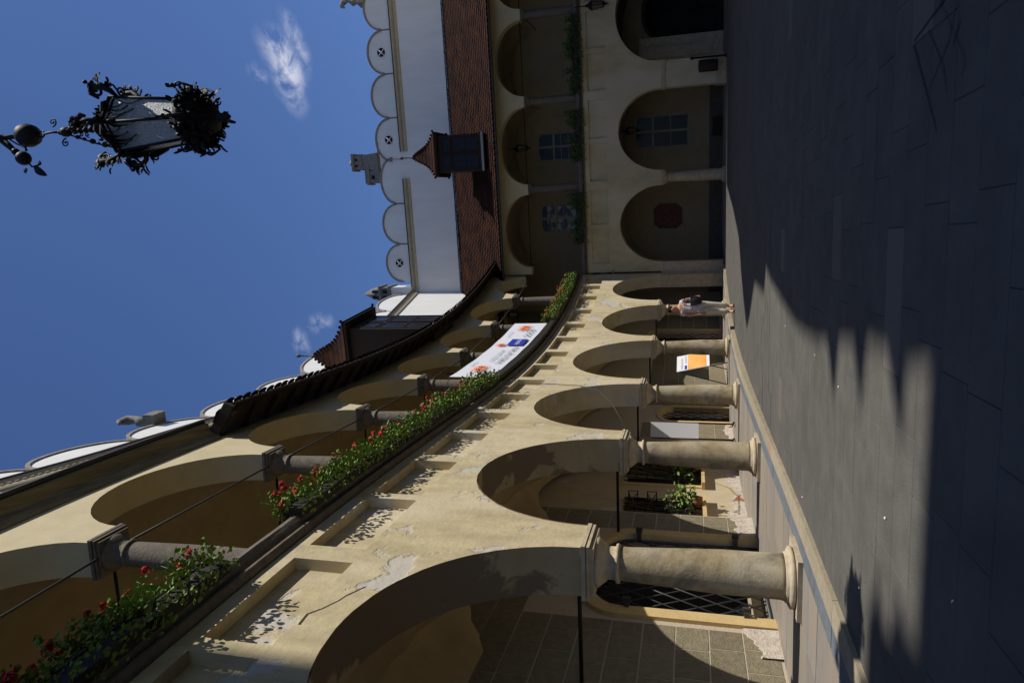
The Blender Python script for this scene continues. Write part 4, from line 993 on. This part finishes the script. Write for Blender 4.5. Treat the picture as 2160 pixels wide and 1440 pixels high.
def text_on(fr_pt, txt, m, parent, name='lettering', shear=0.):
    cu = bpy.data.curves.new(name, 'FONT'); cu.body = txt; cu.size = 1.0; cu.resolution_u = 2
    ob = bpy.data.objects.new(name+'_tmp', cu); COL.objects.link(ob); dg = bpy.context.evaluated_depsgraph_get(); me = bpy.data.meshes.new_from_object(ob.evaluated_get(dg)); bpy.data.objects.remove(ob)
    W = max(v.co.x for v in me.vertices); 
    for v in me.vertices: p = fr_pt(v.co.x/W, v.co.y); v.co = p
    me.materials.clear(); me.materials.append(m); me.name = name
    return link(name, me, parent)
def btxt(txt, y0, y1, v0, h, m): q0, q1 = L_(y0), L_(y1); return text_on(lambda x, y: bp(q0+(q1-q0)*x, v0+y*h, .168), txt, m, ban)
btxt('kultúrne leto', 14.55, 16.30, .17, .28, M_ink); btxt('2003', 17.35, 18.15, .17, .28, M_ink)
btxt('hudobné slávnosti', 14.75, 15.95, .46, .15, M_ink)
btxt('Bratislava', 14.25, 14.75, .82, .13, M_inkl); btxt('Staré Mesto', 17.35, 17.95, .80, .13, M_inkl)
mb = MB(); mb.add([bp(L_(16.45), .12, .167), bp(L_(17.12), .12, .167), bp(L_(17.12), .58, .167), bp(L_(16.45), .58, .167)], [(0, 1, 2, 3)]); mb.build('blue_square', M_blueprint, ban)
q0, q1 = L_(16.52), L_(17.05); text_on(lambda x, y: bp(q0+(q1-q0)*x, .28+y*.2, .172), 'apsida', M_paper, ban)
for (y, v) in ((13.2, 0), (13.2, 1), (16, 0), (16.6, 1), (18.85, 0), (18.85, 1)):
    mb = MB(); mb.tube([bp(L_(y), v, .16), LW.pt(L_(y), -.02, bz(L_(y), v)+(-.08 if v == 0 else .05))], .006, 5); mb.build('tie_cord', M_box, ban)
# cable hanging down the wall from the banner
cb = MB(); cb.tube([LW.pt(L_(y), d, z) for y, z, d in ((13.5, 4.86, .06), (13.28, 4.44, .02), (13.25, 3.86, .02), (13.13, 3.25, .02), (12.75, 2.85, .02), (12.3, 2.55, -.1), (11.5, 2.2, -.4))], .007, 5)
tag(cb.build('hanging_cable', M_green), 'thin dark green cable hanging down the sunny wall from the banner', 'cable')

# ------------------------------------------------------------------ small wall and gallery lanterns
def small_lantern():
    t = thing('hanging_lantern', 'x', 'lantern'); 
    b = MB(); b.lathe([(.07, -.30), (.11, -.06), (.115, -.05), (.075, .02), (.03, .07), (.012, .10)], n=6, smooth=False, cap=True); 
    f = MB()
    for k in range(6):
        a = k*math.pi/3; f.tube([(.075*math.cos(a), .075*math.sin(a), -.31), (.118*math.cos(a), .118*math.sin(a), -.05)], .009, 5)
    f.lathe([(.125, -.055), (.135, -.045), (.08, .03), (.035, .06), (.045, .09), (.015, .13), (.01, .42)], n=6, smooth=False); f.lathe([(.08, -.31), (.085, -.33), (.03, -.37), (.02, -.42), (.005, -.46)], n=6, smooth=False)
    f.build('frame', M_iron, t)
    g = MB(); g.lathe([(.068, -.305), (.106, -.06)], n=6, smooth=False); g.build('lantern_glass', mat('amber_lantern_glass', (.12, .09, .06), .3), t)
    return t
proto = small_lantern(); used = False
def put_lantern(loc, label, rz=0, grp='small hanging lanterns in the galleries', sc=1.):
    global used
    o = proto if not used else copy_tree(proto); used = True
    o.location = loc; o.rotation_euler = (0, 0, rz); o.scale = (sc, sc, sc); o['label'] = label; o['group'] = grp; return o
put_lantern(LW.pt(L_(7.15), -1.1, 7.55), 'black hanging lantern half hidden behind the nearest upper column')
put_lantern(LW.pt(L_(12.6), -1.1, 7.2), 'black hanging lantern beside the third upper column above the thickest flowers')
put_lantern(LW.pt(L_(17.8), -1.0, 7.35), 'black hanging lantern in the gallery just above the white banner')
put_lantern(LW.pt(L_(22.4), -.9, 7.2), 'black hanging lantern high in the last bay of the left gallery')
put_lantern(FW.pt(4.42, -1.2, 7.2), 'small hexagonal lantern hanging before the windowed bay of the shaded far gallery', sc=1.15)
put_lantern(FW.pt(4.74, -1.2, 3.3), 'small black lantern hanging under the far ground floor arch before the window', sc=1.05)
put_lantern(FW.pt(8.5, .25, 4.25), 'iron lantern fixed to the far wall at the right edge of the picture', sc=1.3)

# ------------------------------------------------------------------ big wrought iron lantern overhead
LX, LY, LZ, LS = 1.885*.78, 5.0*.78, 1.2+4.10*.78, .78
big = thing('street_lantern', 'large black wrought iron lantern with frosted panes hanging against the blue sky', 'lantern', (LX, LY, LZ)); big.scale = (LS*.92, LS*.92, LS)
def P3(a, r, z): return Vector((r*math.cos(a), r*math.sin(a), z))
NS = 6; rT, rB, zT, zB = .285, .20, .70, .03; A0 = .35
fm = MB()
for k in range(NS):
    a, b = A0+2*math.pi*k/NS, A0+2*math.pi*(k+1)/NS
    fm.tube([P3(a, rB, zB), P3(a, rT, zT)], .014, 6)
    for (r, z, t) in ((rB, zB, .014), (rT, zT, .016), (rT*.985, zT-.045, .008)): fm.tube([P3(a, r, z), P3(b, r, z)], t, 6)
fm.build('frame', M_iron, big)
for k in range(NS):
    a, b = A0+2*math.pi*k/NS, A0+2*math.pi*(k+1)/NS; g = MB(); g.quad(P3(a, rB-.006, zB), P3(b, rB-.006, zB), P3(b, rT-.006, zT), P3(a, rT-.006, zT)); g.build('pane', M_lampglass, big)
def scroll(c, ax, up, r, turns=1.3, start=0., th=.010, n=18, mb=None, sgn=1):
    c = Vector(c); pts = []
    for i in range(n+1):
        t = i/n; a = start+sgn*turns*2*math.pi*t; rr = r*(1-.82*t); pts.append(c+Vector(ax)*math.cos(a)*rr+Vector(up)*math.sin(a)*rr)
    mb.tube(pts, [th*(1-.45*i/n) for i in range(n+1)], 6); mb.ball(pts[-1], th*1.5, 6)
def leafp(base, dr, ln, w, mb, nrm=None):
    w *= 1.5 if w < .03 else 1.15; ln *= .9
    b = Vector(base); d = Vector(dr).normalized(); s = (d.cross(Vector(nrm)) if nrm else d.orthogonal()).normalized(); nn = d.cross(s)
    vs = []; N = 6
    for i in range(N+1):
        t = i/N; ww = w*math.sin(math.pi*min(1, t*.96+.02))**.8; c = b+d*ln*t+nn*ln*.12*math.sin(math.pi*t)
        vs += [c-s*ww, c+nn*.012, c+s*ww]
    mb.add(vs, [(3*i+j, 3*i+3+j, 3*i+4+j, 3*i+1+j) for i in range(N) for j in (0, 1)])
# ornate base bowl with scrolls and buds
bs = MB(); bs.lathe([(.21, .04), (.255, .01), (.27, -.04), (.25, -.075), (.20, -.11), (.17, -.17), (.10, -.22), (.05, -.25), (.035, -.30), (.05, -.325), (.01, -.37)], n=18)
for k in range(150):
    a = random.uniform(0, 6.28); z = random.uniform(-.20, .05); rr_ = .255 if z > -.08 else .255-(-.08-z)*.9
    leafp(P3(a, rr_-.01, z), P3(a+random.uniform(-.5, .5), 1, 0)+Vector((0, 0, random.uniform(-1.2, 1.0))), random.uniform(.05, .09), .022, bs)
bs.build('base_bowl', M_iron, big)
for k in range(NS):
    a = A0+2*math.pi*(k+.0)/NS; o = MB(); ax = P3(a, 1, 0)
    o.tube([P3(a, .20, -.09), P3(a, .30, -.13), P3(a, .335, -.06), P3(a, .315, .03)], [.016, .014, .012, .008], 6); scroll(P3(a, .30, -.03), ax, (0, 0, 1), .06, 1.1, math.pi*.5, .010, 14, o, -1)
    leafp(P3(a, .315, .03), ax*.5+Vector((0, 0, 1)), .09, .03, o); leafp(P3(a, .25, -.16), ax-Vector((0, 0, .5)), .10, .035, o); o.ball(P3(a, .33, .045), .02, 8)
    scroll(P3(a, .17, -.21), ax, (0, 0, 1), .05, 1.2, 0, .009, 14, o)
    for j in range(3): leafp(P3(a+.25+.2*j, .255, -.03), P3(a+.25+.2*j, 1, 0)+Vector((0, 0, random.uniform(-.8, .9))), .06, .02, o)
    o.build('base_scroll', M_iron, big)
for k in range(NS*4):
    a = 2*math.pi*k/(NS*4)
# crown of acanthus cresting on the shoulder
cr = MB(); cr.lathe([(.29, .70), (.30, .72), (.27, .755), (.17, .81), (.10, .86), (.075, .92), (.10, .95), (.06, .99), (.03, 1.02)], n=6, smooth=False); cr.build('roof_cap', M_iron, big)
for k in range(NS):
    a = A0+2*math.pi*k/NS; ax = P3(a, 1, 0); o = MB()
    o.tube([P3(a, .275, .62), P3(a, .34, .66), P3(a, .39, .73), P3(a, .385, .82), P3(a, .33, .86), P3(a, .28, .81)], [.014, .026, .034, .034, .024, .012], 7)
    scroll(P3(a, .36, .79), ax, (0, 0, 1), .075, 1.3, 0, .016, 16, o); scroll(P3(a, .32, .55), ax, (0, 0, 1), .05, 1.2, math.pi, .011, 14, o, -1)
    for j in range(9):
        t = j/8; leafp(P3(a+random.uniform(-.12, .12), .33+.1*math.sin(math.pi*t), .62+.26*t), ax+Vector((random.uniform(-.3, .3), random.uniform(-.3, .3), random.uniform(-.9, .9))), random.uniform(.06, .10), .026, o)
    leafp(P3(a, .280, .64), -ax*.10+Vector((0, 0, -1)), .30, .06, o); o.ball(P3(a, .44, .86), .02, 8)
    o.build('acanthus_scroll', M_iron, big)
for k in range(NS):
    a = A0+2*math.pi*(k+.5)/NS; o = MB()
    for j in range(-2, 3): leafp(P3(a+.14*j, .25, .70), Vector((0, 0, 1)).lerp(P3(a, 1, 0), .25), .10-.018*abs(j), .022, o)
    for j in range(-2, 3): leafp(P3(a+.14*j, .262, .70), Vector((0, 0, -1))-P3(a, .12, 0), .30-.07*abs(j), .05, o)
    o.build('cresting_leaf', M_iron, big)
# three suspension stays with beads, central stem and hooks
for k in range(3):
    a = A0+2*math.pi*(2*k+.3)/NS; o = MB(); p0, p1 = P3(a, .20, .82), P3(a, .035, 1.30); o.tube([p0, p0.lerp(p1, .5)+P3(a, .012, 0), p1], .008, 6)
    for t, r in ((.30, .028), (.42, .012), (.55, .04 if k != 1 else .028), (.72, .018), (.86, .022)): o.ball(p0.lerp(p1, t), r, 10)
    o.build('stay', M_iron, big)
st = MB(); st.tube([(0, 0, 1.0), (0, 0, 1.32)], .016, 8)
for z in (1.06, 1.12, 1.18, 1.24): st.ball((0, 0, z), .032, 10, (1, 1, .8))
for k in range(8): scroll(P3(k*.8, .05, 1.05+.028*k), P3(k*.8, 1, 0), (0, 0, 1), .028, 1.1, 0, .006, 10, st)
st.ball((0, 0, 1.34), .05, 12, (1, 1, 1.2)); st.ball((0, 0, 1.40), .028, 10); st.build('stem', M_iron, big)
hk = MB(); hk.tube([(0, 0, 1.40), (.01, 0, 1.50), (0, 0, 1.585)], .012, 8); hk.tube([(.032*math.cos(t*.6), 0, 1.615+.032*math.sin(t*.6)) for t in range(11)], .009, 6)
scroll((.10, -.02, 1.47), (1, 0, 0), (0, 0, 1), .045, 1.2, math.pi, .008, 14, hk); scroll((-.10, .02, 1.36), (-1, 0, 0), (0, 0, -1), .045, 1.2, math.pi, .008, 14, hk)
hk.build('hook', M_iron, big)
# bracket carrying the lantern
br = thing('lantern_bracket', 'black iron scroll bracket with two balls and a leaf above the big lantern', 'bracket', (LX, LY, LZ)); br.scale = (LS, LS, LS)
o = MB(); o.lathe([(.005, 1.64), (.03, 1.66), (.085, 1.70), (.105, 1.76), (.10, 1.82), (.06, 1.87), (.02, 1.89)], (0, 0), 20); o.build('drop_ball', M_iron, br)
o = MB(); o.tube([(0, 0, 1.88), (.0, 0, 2.02), (.0, -.03, 2.1), (.02, -.45, 2.35), (.05, -1.6, 2.7)], [.02, .022, .03, .035, .035], 8); o.tube([(0, 0, 2.10), (-.08, -.02, 1.98), (-.15, -.03, 1.88)], [.035, .03, .022], 8)
o.tube([(0, 0, 2.02), (-.07, 0, 1.90), (-.11, 0, 1.80), (-.14, 0, 1.79)], [.008, .008, .009, .012], 6); o.tube([(.05, -1.6, 2.7), (.6, -3.2, 3.2), (3.5, -6.5, 3.6), (12.4, -7.6, 3.8)], [.035, .035, .04, .04], 8); o.build('arm', M_iron, br)
o = MB(); o.ball((-.215, -.03, 1.79), .065, 14); o.ball((-.15, -.03, 1.88), .035, 10); o.build('side_ball', M_iron, br)
o = MB(); o.tube([(-.25, -.03, 1.74), (-.30, -.03, 1.69), (-.29, -.03, 1.62), (-.275, -.03, 1.59)], .008, 6); scroll((-.275, -.03, 1.60), (1, 0, 0), (0, 0, 1), .02, 1, 0, .008, 10, o); scroll((-.325, -.03, 1.76), (-1, 0, 0), (0, 0, 1), .024, 1, 0, .008, 10, o)
leafp((-.30, -.03, 1.67), (-.6, 0, -1), .20, .03, o, (0, 1, 0)); o.build('leaf_tip', M_iron, br)

# ------------------------------------------------------------------ things standing about
# notice stand
qa = L_(14.6); ns = thing('notice_stand', 'white notice board on tall black posts standing under the arcade', 'notice board')
p0 = LW.pt(L_(14.9), -1.35, 0); ax_ = Vector((1, .25, 0)).normalized(); zz0 = .305
def npt(u, z, w=0): return p0+ax_*u*.62+Vector((-ax_.y, ax_.x, 0))*w+Vector((0, 0, z+zz0))
for u in (-.27, .27): o = MB(); o.tube([npt(u, .02), npt(u, 1.72)], .018, 6); o.build('post', M_iron, ns)
for u in (-.27, .27): o = MB(); o.tube([npt(u, .02, -.28), npt(u, .02, .28)], .02, 6); o.build('foot', M_iron, ns)
b = MB(); V = [npt(-.26, .72, -.02), npt(.26, .72, -.02), npt(.26, 1.72, -.02), npt(-.26, 1.72, -.02), npt(-.26, .72, .02), npt(.26, .72, .02), npt(.26, 1.72, .02), npt(-.26, 1.72, .02)]
b.add(V, [(0, 1, 2, 3), (7, 6, 5, 4), (0, 4, 5, 1), (1, 5, 6, 2), (2, 6, 7, 3), (3, 7, 4, 0)]); b.build('board', M_paper, ns)
# A-frame board
sb = thing('sandwich_board', 'green steel A-frame board with orange and white poster beside the arcade columns', 'sandwich board', (-.62, 19.0, zf(18.5)), R(50))
H = 1.30
for y_, nm in ((-.36, 'front_leg'), (.42, 'rear_leg')):
    for x_ in (-.3, .3):
        o = MB(); o.tube([(x_, y_, 0), (x_, 0, H)], .014, 6); o.build(nm, M_green, sb)
def sp(x, t, off=0.012): return Vector((x, -.36*(1-t)-off, H*t))
def sp2(x, t): return Vector((x, .42*(1-t), H*t))
o = MB(); o.add([sp(-.31, .36, 0), sp(.31, .36, 0), sp(.31, 1.0, 0), sp(-.31, 1.0, 0), sp(-.31, .36), sp(.31, .36), sp(.31, 1.0), sp(-.31, 1.0)], [(0, 1, 2, 3), (4, 7, 6, 5), (0, 4, 5, 1), (1, 5, 6, 2), (2, 6, 7, 3), (3, 7, 4, 0)]); o.build('front_panel', M_paper, sb)
o = MB(); o.quad(sp(-.29, .42, .016), sp(.29, .42, .016), sp(.29, .78, .016), sp(-.29, .78, .016)); o.build('orange_poster', M_orange2, sb)
o = MB(); o.quad(sp(-.27, .80, .017), sp(-.12, .80, .017), sp(-.12, .845, .017), sp(-.27, .845, .017)); o.build('blue_logo', M_blueprint, sb)
text_on(lambda x, y: sp(-.24+.42*x, .88+y*.07, .017), 'kultúrne leto', M_inkl, sb); text_on(lambda x, y: sp(-.05+.3*x, .80+y*.06, .017), '2003', M_inkl, sb)
o = MB(); o.add([sp2(-.3, .36), sp2(.3, .36), sp2(.3, .99), sp2(-.3, .99)], [(0, 1, 2, 3)]); o.build('rear_panel', mat('grey_back_board', (.16, .16, .13), .8), sb)
# litter bin on a post
bn = thing('litter_bin', 'black litter bin hung on a short post before the broad far pier', 'litter bin', FW.pt(6.62, .35, .10), FW.ang(0))
o = MB(); o.lathe([(.07, 0), (.05, .06), (.03, .12), (.028, 1.0), (.045, 1.02), (.045, 1.07), (.02, 1.10)], n=10); o.build('post', M_iron, bn)
o = MB(); o.lathe([(.15, .28), (.18, .32), (.18, .80), (.17, .84), (.05, .86)], (-.25, 0), 16); o.build('bin', M_box, bn)
# litter on the paving
def ground_pt(X, Y):
    d = ray(X, Y); z = .2; p = None
    for _ in range(6): t = (z-CAMH)/d.z; p = d*t; z = zc(p.y)
    return Vector((p.x, p.y, z+.004))
lits = [((1694, 1048), 'small white scrap on the sunny paving near the kerb'), ((1771, 815), 'tiny white scrap alone in the middle of the sunny paving'), ((1721, 748), 'folded white scrap beside the jagged shadow edge'), ((1870, 1092), 'round white scrap on the paving close to the dark shadow'), ((1815, 1238), 'narrow white scrap on the sunny paving level with the nearest column'), ((2014, 1268), 'pale grey scrap lying in the near shadow'), ((1617, 960), 'white scrap lying on the bluish border beside the kerb'), ((1592, 845), 'two curled white scraps lying at the edge of the kerb'), ((1658, 688), 'speck of white paper far off on the sunny paving')]
for (XY, lb) in lits:
    p = ground_pt(*XY); s_ = .0055*max(1., p.y/6); o = MB(); a = random.uniform(0, 6)
    if 'border' in lb: p.z = zf(p.y)+.004
    vs = [(s_*1.6*math.cos(a+k*1.05)*random.uniform(.6, 1.1), s_*1.6*math.sin(a+k*1.05)*random.uniform(.6, 1.1), random.uniform(.0, .008)) for k in range(6)]; o.add([(0, 0, .006)]+vs, [(0, 1+k, 1+(k+1) % 6) for k in range(6)])
    ob = o.build('litter', M_litter); ob.location = p; tag(ob, lb, 'litter', 'litter on the paving')
cv = thing('stone_cover', 'group of stone slabs with wide open black joints in the near right paving', 'paving cover')
for (A, B, w) in (((1993, 0), (1929, 88), 5), ((1929, 96), (1977, 277), 5), ((2020, 0), (2002, 90), 3), ((2002, 90), (1960, 190), 3), ((1960, 65), (1990, 135), 3), ((1990, 135), (1998, 195), 3), ((2026, 45), (2011, 100), 5), ((1985, 0), (2040, 130), 2), ((2040, 130), (2026, 165), 2)):
    a_, b_ = ground_pt(*A), ground_pt(*B); dv = (b_-a_).normalized(); sd = Vector((-dv.y, dv.x, 0))*w*.0011; o = MB()
    o.add([a_-sd, b_-sd*.6, b_+sd*.6, a_+sd], [(0, 1, 2, 3)]); o.build('open_joint', M_box, cv)
# leafy plants on the window sills of the beige wall
def bush(loc, label, w, h, n, seed):
    rg = random.Random(seed); t = thing('window_plant', label, 'plant', loc); o = MB()
    for i in range(n):
        c = Vector((rg.gauss(0, w*.33), rg.gauss(0, .07), abs(rg.gauss(h*.35, h*.33)))); r = .045*rg.uniform(.6, 1.2); nrm = Vector((rg.gauss(.4, .5), rg.gauss(-.2, .5), rg.gauss(.6, .5))).normalized(); u = nrm.orthogonal().normalized(); v_ = nrm.cross(u)
        o.add([c+u*r, c+(u*.3+v_)*r*.7, c-u*r*.8, c+(u*.3-v_)*r*.7, c-nrm*r*.2], [(0, 1, 4), (1, 2, 4), (2, 3, 4), (3, 0, 4)])
    stuff(o.build('foliage', M_leaf, t)); p = MB(); p.lathe([(.07, -.12), (.10, .02), (.09, .02)], n=12); p.build('pot', mat('clay_pot', (.25, .10, .05), .8), t); return t
p = LW.pt(Ld(13.55, -1.55), DB+.06, 1.12); bush(p, 'bushy green plant on the farther window sill of the beige arcade wall', .5, .55, 420, 5)
p = LW.pt(Ld(11.8, -1.55), DB+.06, 1.12); bush(p, 'smaller green plant on the nearer window sill of the beige arcade wall', .4, .4, 260, 6)
# crack in the plaster beside the nearest arch
ck = MB(); pts = [(5.10, 3.74), (4.95, 3.83), (4.86, 3.86), (4.74, 3.93), (4.66, 4.0), (4.52, 3.99)]
for (a, b) in zip(pts[:-1], pts[1:]):
    w = .012+.012*random.random(); ck.add([LW.pt(L_(a[0]), .0015, a[1]-w*.4), LW.pt(L_(b[0]), .0015, b[1]-w*.6), LW.pt(L_(b[0]), .0015, b[1]+w*.5), LW.pt(L_(a[0]), .0015, a[1]+w*.6)], [(0, 1, 2, 3)])
ck.build('plaster_crack', mat('crack_shadow_plaster', (.05, .04, .03), .95), lwing)

# ------------------------------------------------------------------ person
def skin(name, verts, edges, radii, m, parent, sub=1, root=0):
    me = bpy.data.meshes.new(name); me.from_pydata(verts, edges, []); o = link(name, me, parent)
    o.modifiers.new('skin', 'SKIN').use_smooth_shade = True
    for i, r in enumerate(radii): me.skin_vertices[0].data[i].radius = (r, r) if not isinstance(r, tuple) else r
    me.skin_vertices[0].data[root].use_root = True
    s_ = o.modifiers.new('sub', 'SUBSURF'); s_.levels = sub; s_.render_levels = sub
    me.materials.append(m); return o
pp = ground_pt(1549, 648)
per = thing('person', 'person in beige trousers and floral top carrying a black bag beside the kerb', 'person', (pp.x, pp.y, pp.z-.004), R(8))
per.scale = (.925, .925, .925)
# faces -y (towards the camera); x positive = right in the upright picture
V = [(0, 0, .93), (0, 0, 1.08), (0, .01, 1.25), (0, .0, 1.36), (-.01, -.02, 1.43), (-.035, -.05, 1.52), (-.045, -.06, 1.60),      # 0-6 spine, neck, head
     (-.16, .0, 1.33), (-.20, .02, 1.10), (-.185, -.06, .88), (-.18, -.08, .80),                                                # 7-10 arm on the left of the picture
     (.16, .0, 1.33), (.25, .02, 1.12), (.27, -.12, 1.00), (.26, -.17, .96),                                                     # 11-14 arm holding the bag
     (-.09, 0, .90), (-.10, -.04, .50), (-.11, .02, .10), (-.12, -.10, .03), (-.125, -.17, .025),                                # 15-19 leg
     (.09, 0, .90), (.07, .03, .50), (.06, .10, .12), (.05, .02, .03), (.045, -.05, .025)]                                       # 20-24 leg
E_ = [(0, 1), (1, 2), (2, 3), (3, 4), (4, 5), (5, 6), (3, 7), (7, 8), (8, 9), (9, 10), (3, 11), (11, 12), (12, 13), (13, 14), (0, 15), (15, 16), (16, 17), (17, 18), (18, 19), (0, 20), (20, 21), (21, 22), (22, 23), (23, 24)]
Rr = [.125, .11, .125, .10, .048, .075, .07, .052, .040, .028, .024, .052, .040, .028, .024, .085, .055, .036, .038, .028, .085, .055, .036, .038, .028]
for bx, dirx in ((10, -1), (14, 1)):
    b_ = V[bx]
    for k, (fx_, fy_, fl) in enumerate(((-.03, 0, .055), (-.012, -.01, .075), (.008, -.01, .08), (.026, -.005, .07), (.045*-dirx, -.02, .045))):
        V.append((b_[0]+fx_, b_[1]+fy_, b_[2]-.03)); V.append((b_[0]+fx_*1.1, b_[1]+fy_-.01, b_[2]-.03-fl)); E_ += [(bx, len(V)-2), (len(V)-2, len(V)-1)]; Rr += [.011, .008]
skin('body', V, E_, Rr, M_skin, per, 2)
sub = lambda ids, off=0: ids
skin('blouse', [(0, 0, .95), (0, 0, 1.10), (0, .01, 1.25), (0, 0, 1.34), (-.155, .0, 1.33), (-.19, .01, 1.22), (.155, .0, 1.33), (.215, .01, 1.22), (0, 0, .90)], [(0, 1), (1, 2), (2, 3), (3, 4), (4, 5), (3, 6), (6, 7), (0, 8)], [.145, .132, .142, .105, .072, .070, .072, .070, .14], M_blouse, per, 2)
skin('trousers', [(0, 0, .92), (-.095, 0, .84), (-.105, -.03, .50), (-.112, .01, .15), (.095, 0, .84), (.075, .03, .50), (.064, .09, .16), (0, 0, .99)], [(0, 1), (1, 2), (2, 3), (0, 4), (4, 5), (5, 6), (0, 7)], [.14, .105, .085, .078, .105, .085, .078, .13], M_trouser, per, 2)
hr = MB(); hr.ball((-.045, -.035, 1.61), .092, 16, (1, 1.05, 1.0)); hr.ball((-.02, .05, 1.58), .05, 12, (1, 1, 1.1)); hr.build('hair', M_hair, per)
fc_ = MB(); fc_.ball((-.055, -.085, 1.565), .062, 14, (.9, .8, 1.15)); fc_.ball((-.06, -.138, 1.56), .012, 8, (.8, 1, 1.3)); fc_.build('face', M_skin, per)
for ex in (-.08, -.036): e = MB(); e.ball((ex, -.130, 1.578), .008, 8); e.build('eye', M_hair, per)
e = MB(); e.ball((-.058, -.132, 1.528), .014, 8, (1.2, .4, .4)); e.build('mouth', mat('lip_colour', (.4, .12, .1), .5), per)
for ex in (-.118, .012): e = MB(); e.ball((ex, -.06, 1.565), .016, 8, (.5, .9, 1.3)); e.build('ear', M_skin, per)
for (x_, y_) in ((-.123, -.12), (.048, .0)): o = MB(); o.ball((x_, y_, .02), .055, 12, (.85, 2.1, .5)); o.build('sandal', M_shoe, per)
bg_ = thing('handbag', 'black soft handbag held at the hip of the walking person', 'bag', (pp.x, pp.y, pp.z), R(8)); bg_.scale = (.925, .925, .925)
o = MB(); o.ball((.16, -.17, .97), .15, 16, (.82, .5, 1.12)); o.box((.05, -.23, .92), (.27, -.11, 1.10)); o.build('bag_body', M_bag, bg_)
o = MB(); o.tube([(.26, -.15, 1.06), (.24, -.1, 1.22), (.12, -.03, 1.36), (.05, -.12, 1.2), (.03, -.15, 1.06)], .010, 6); o.build('strap', M_bag, bg_)
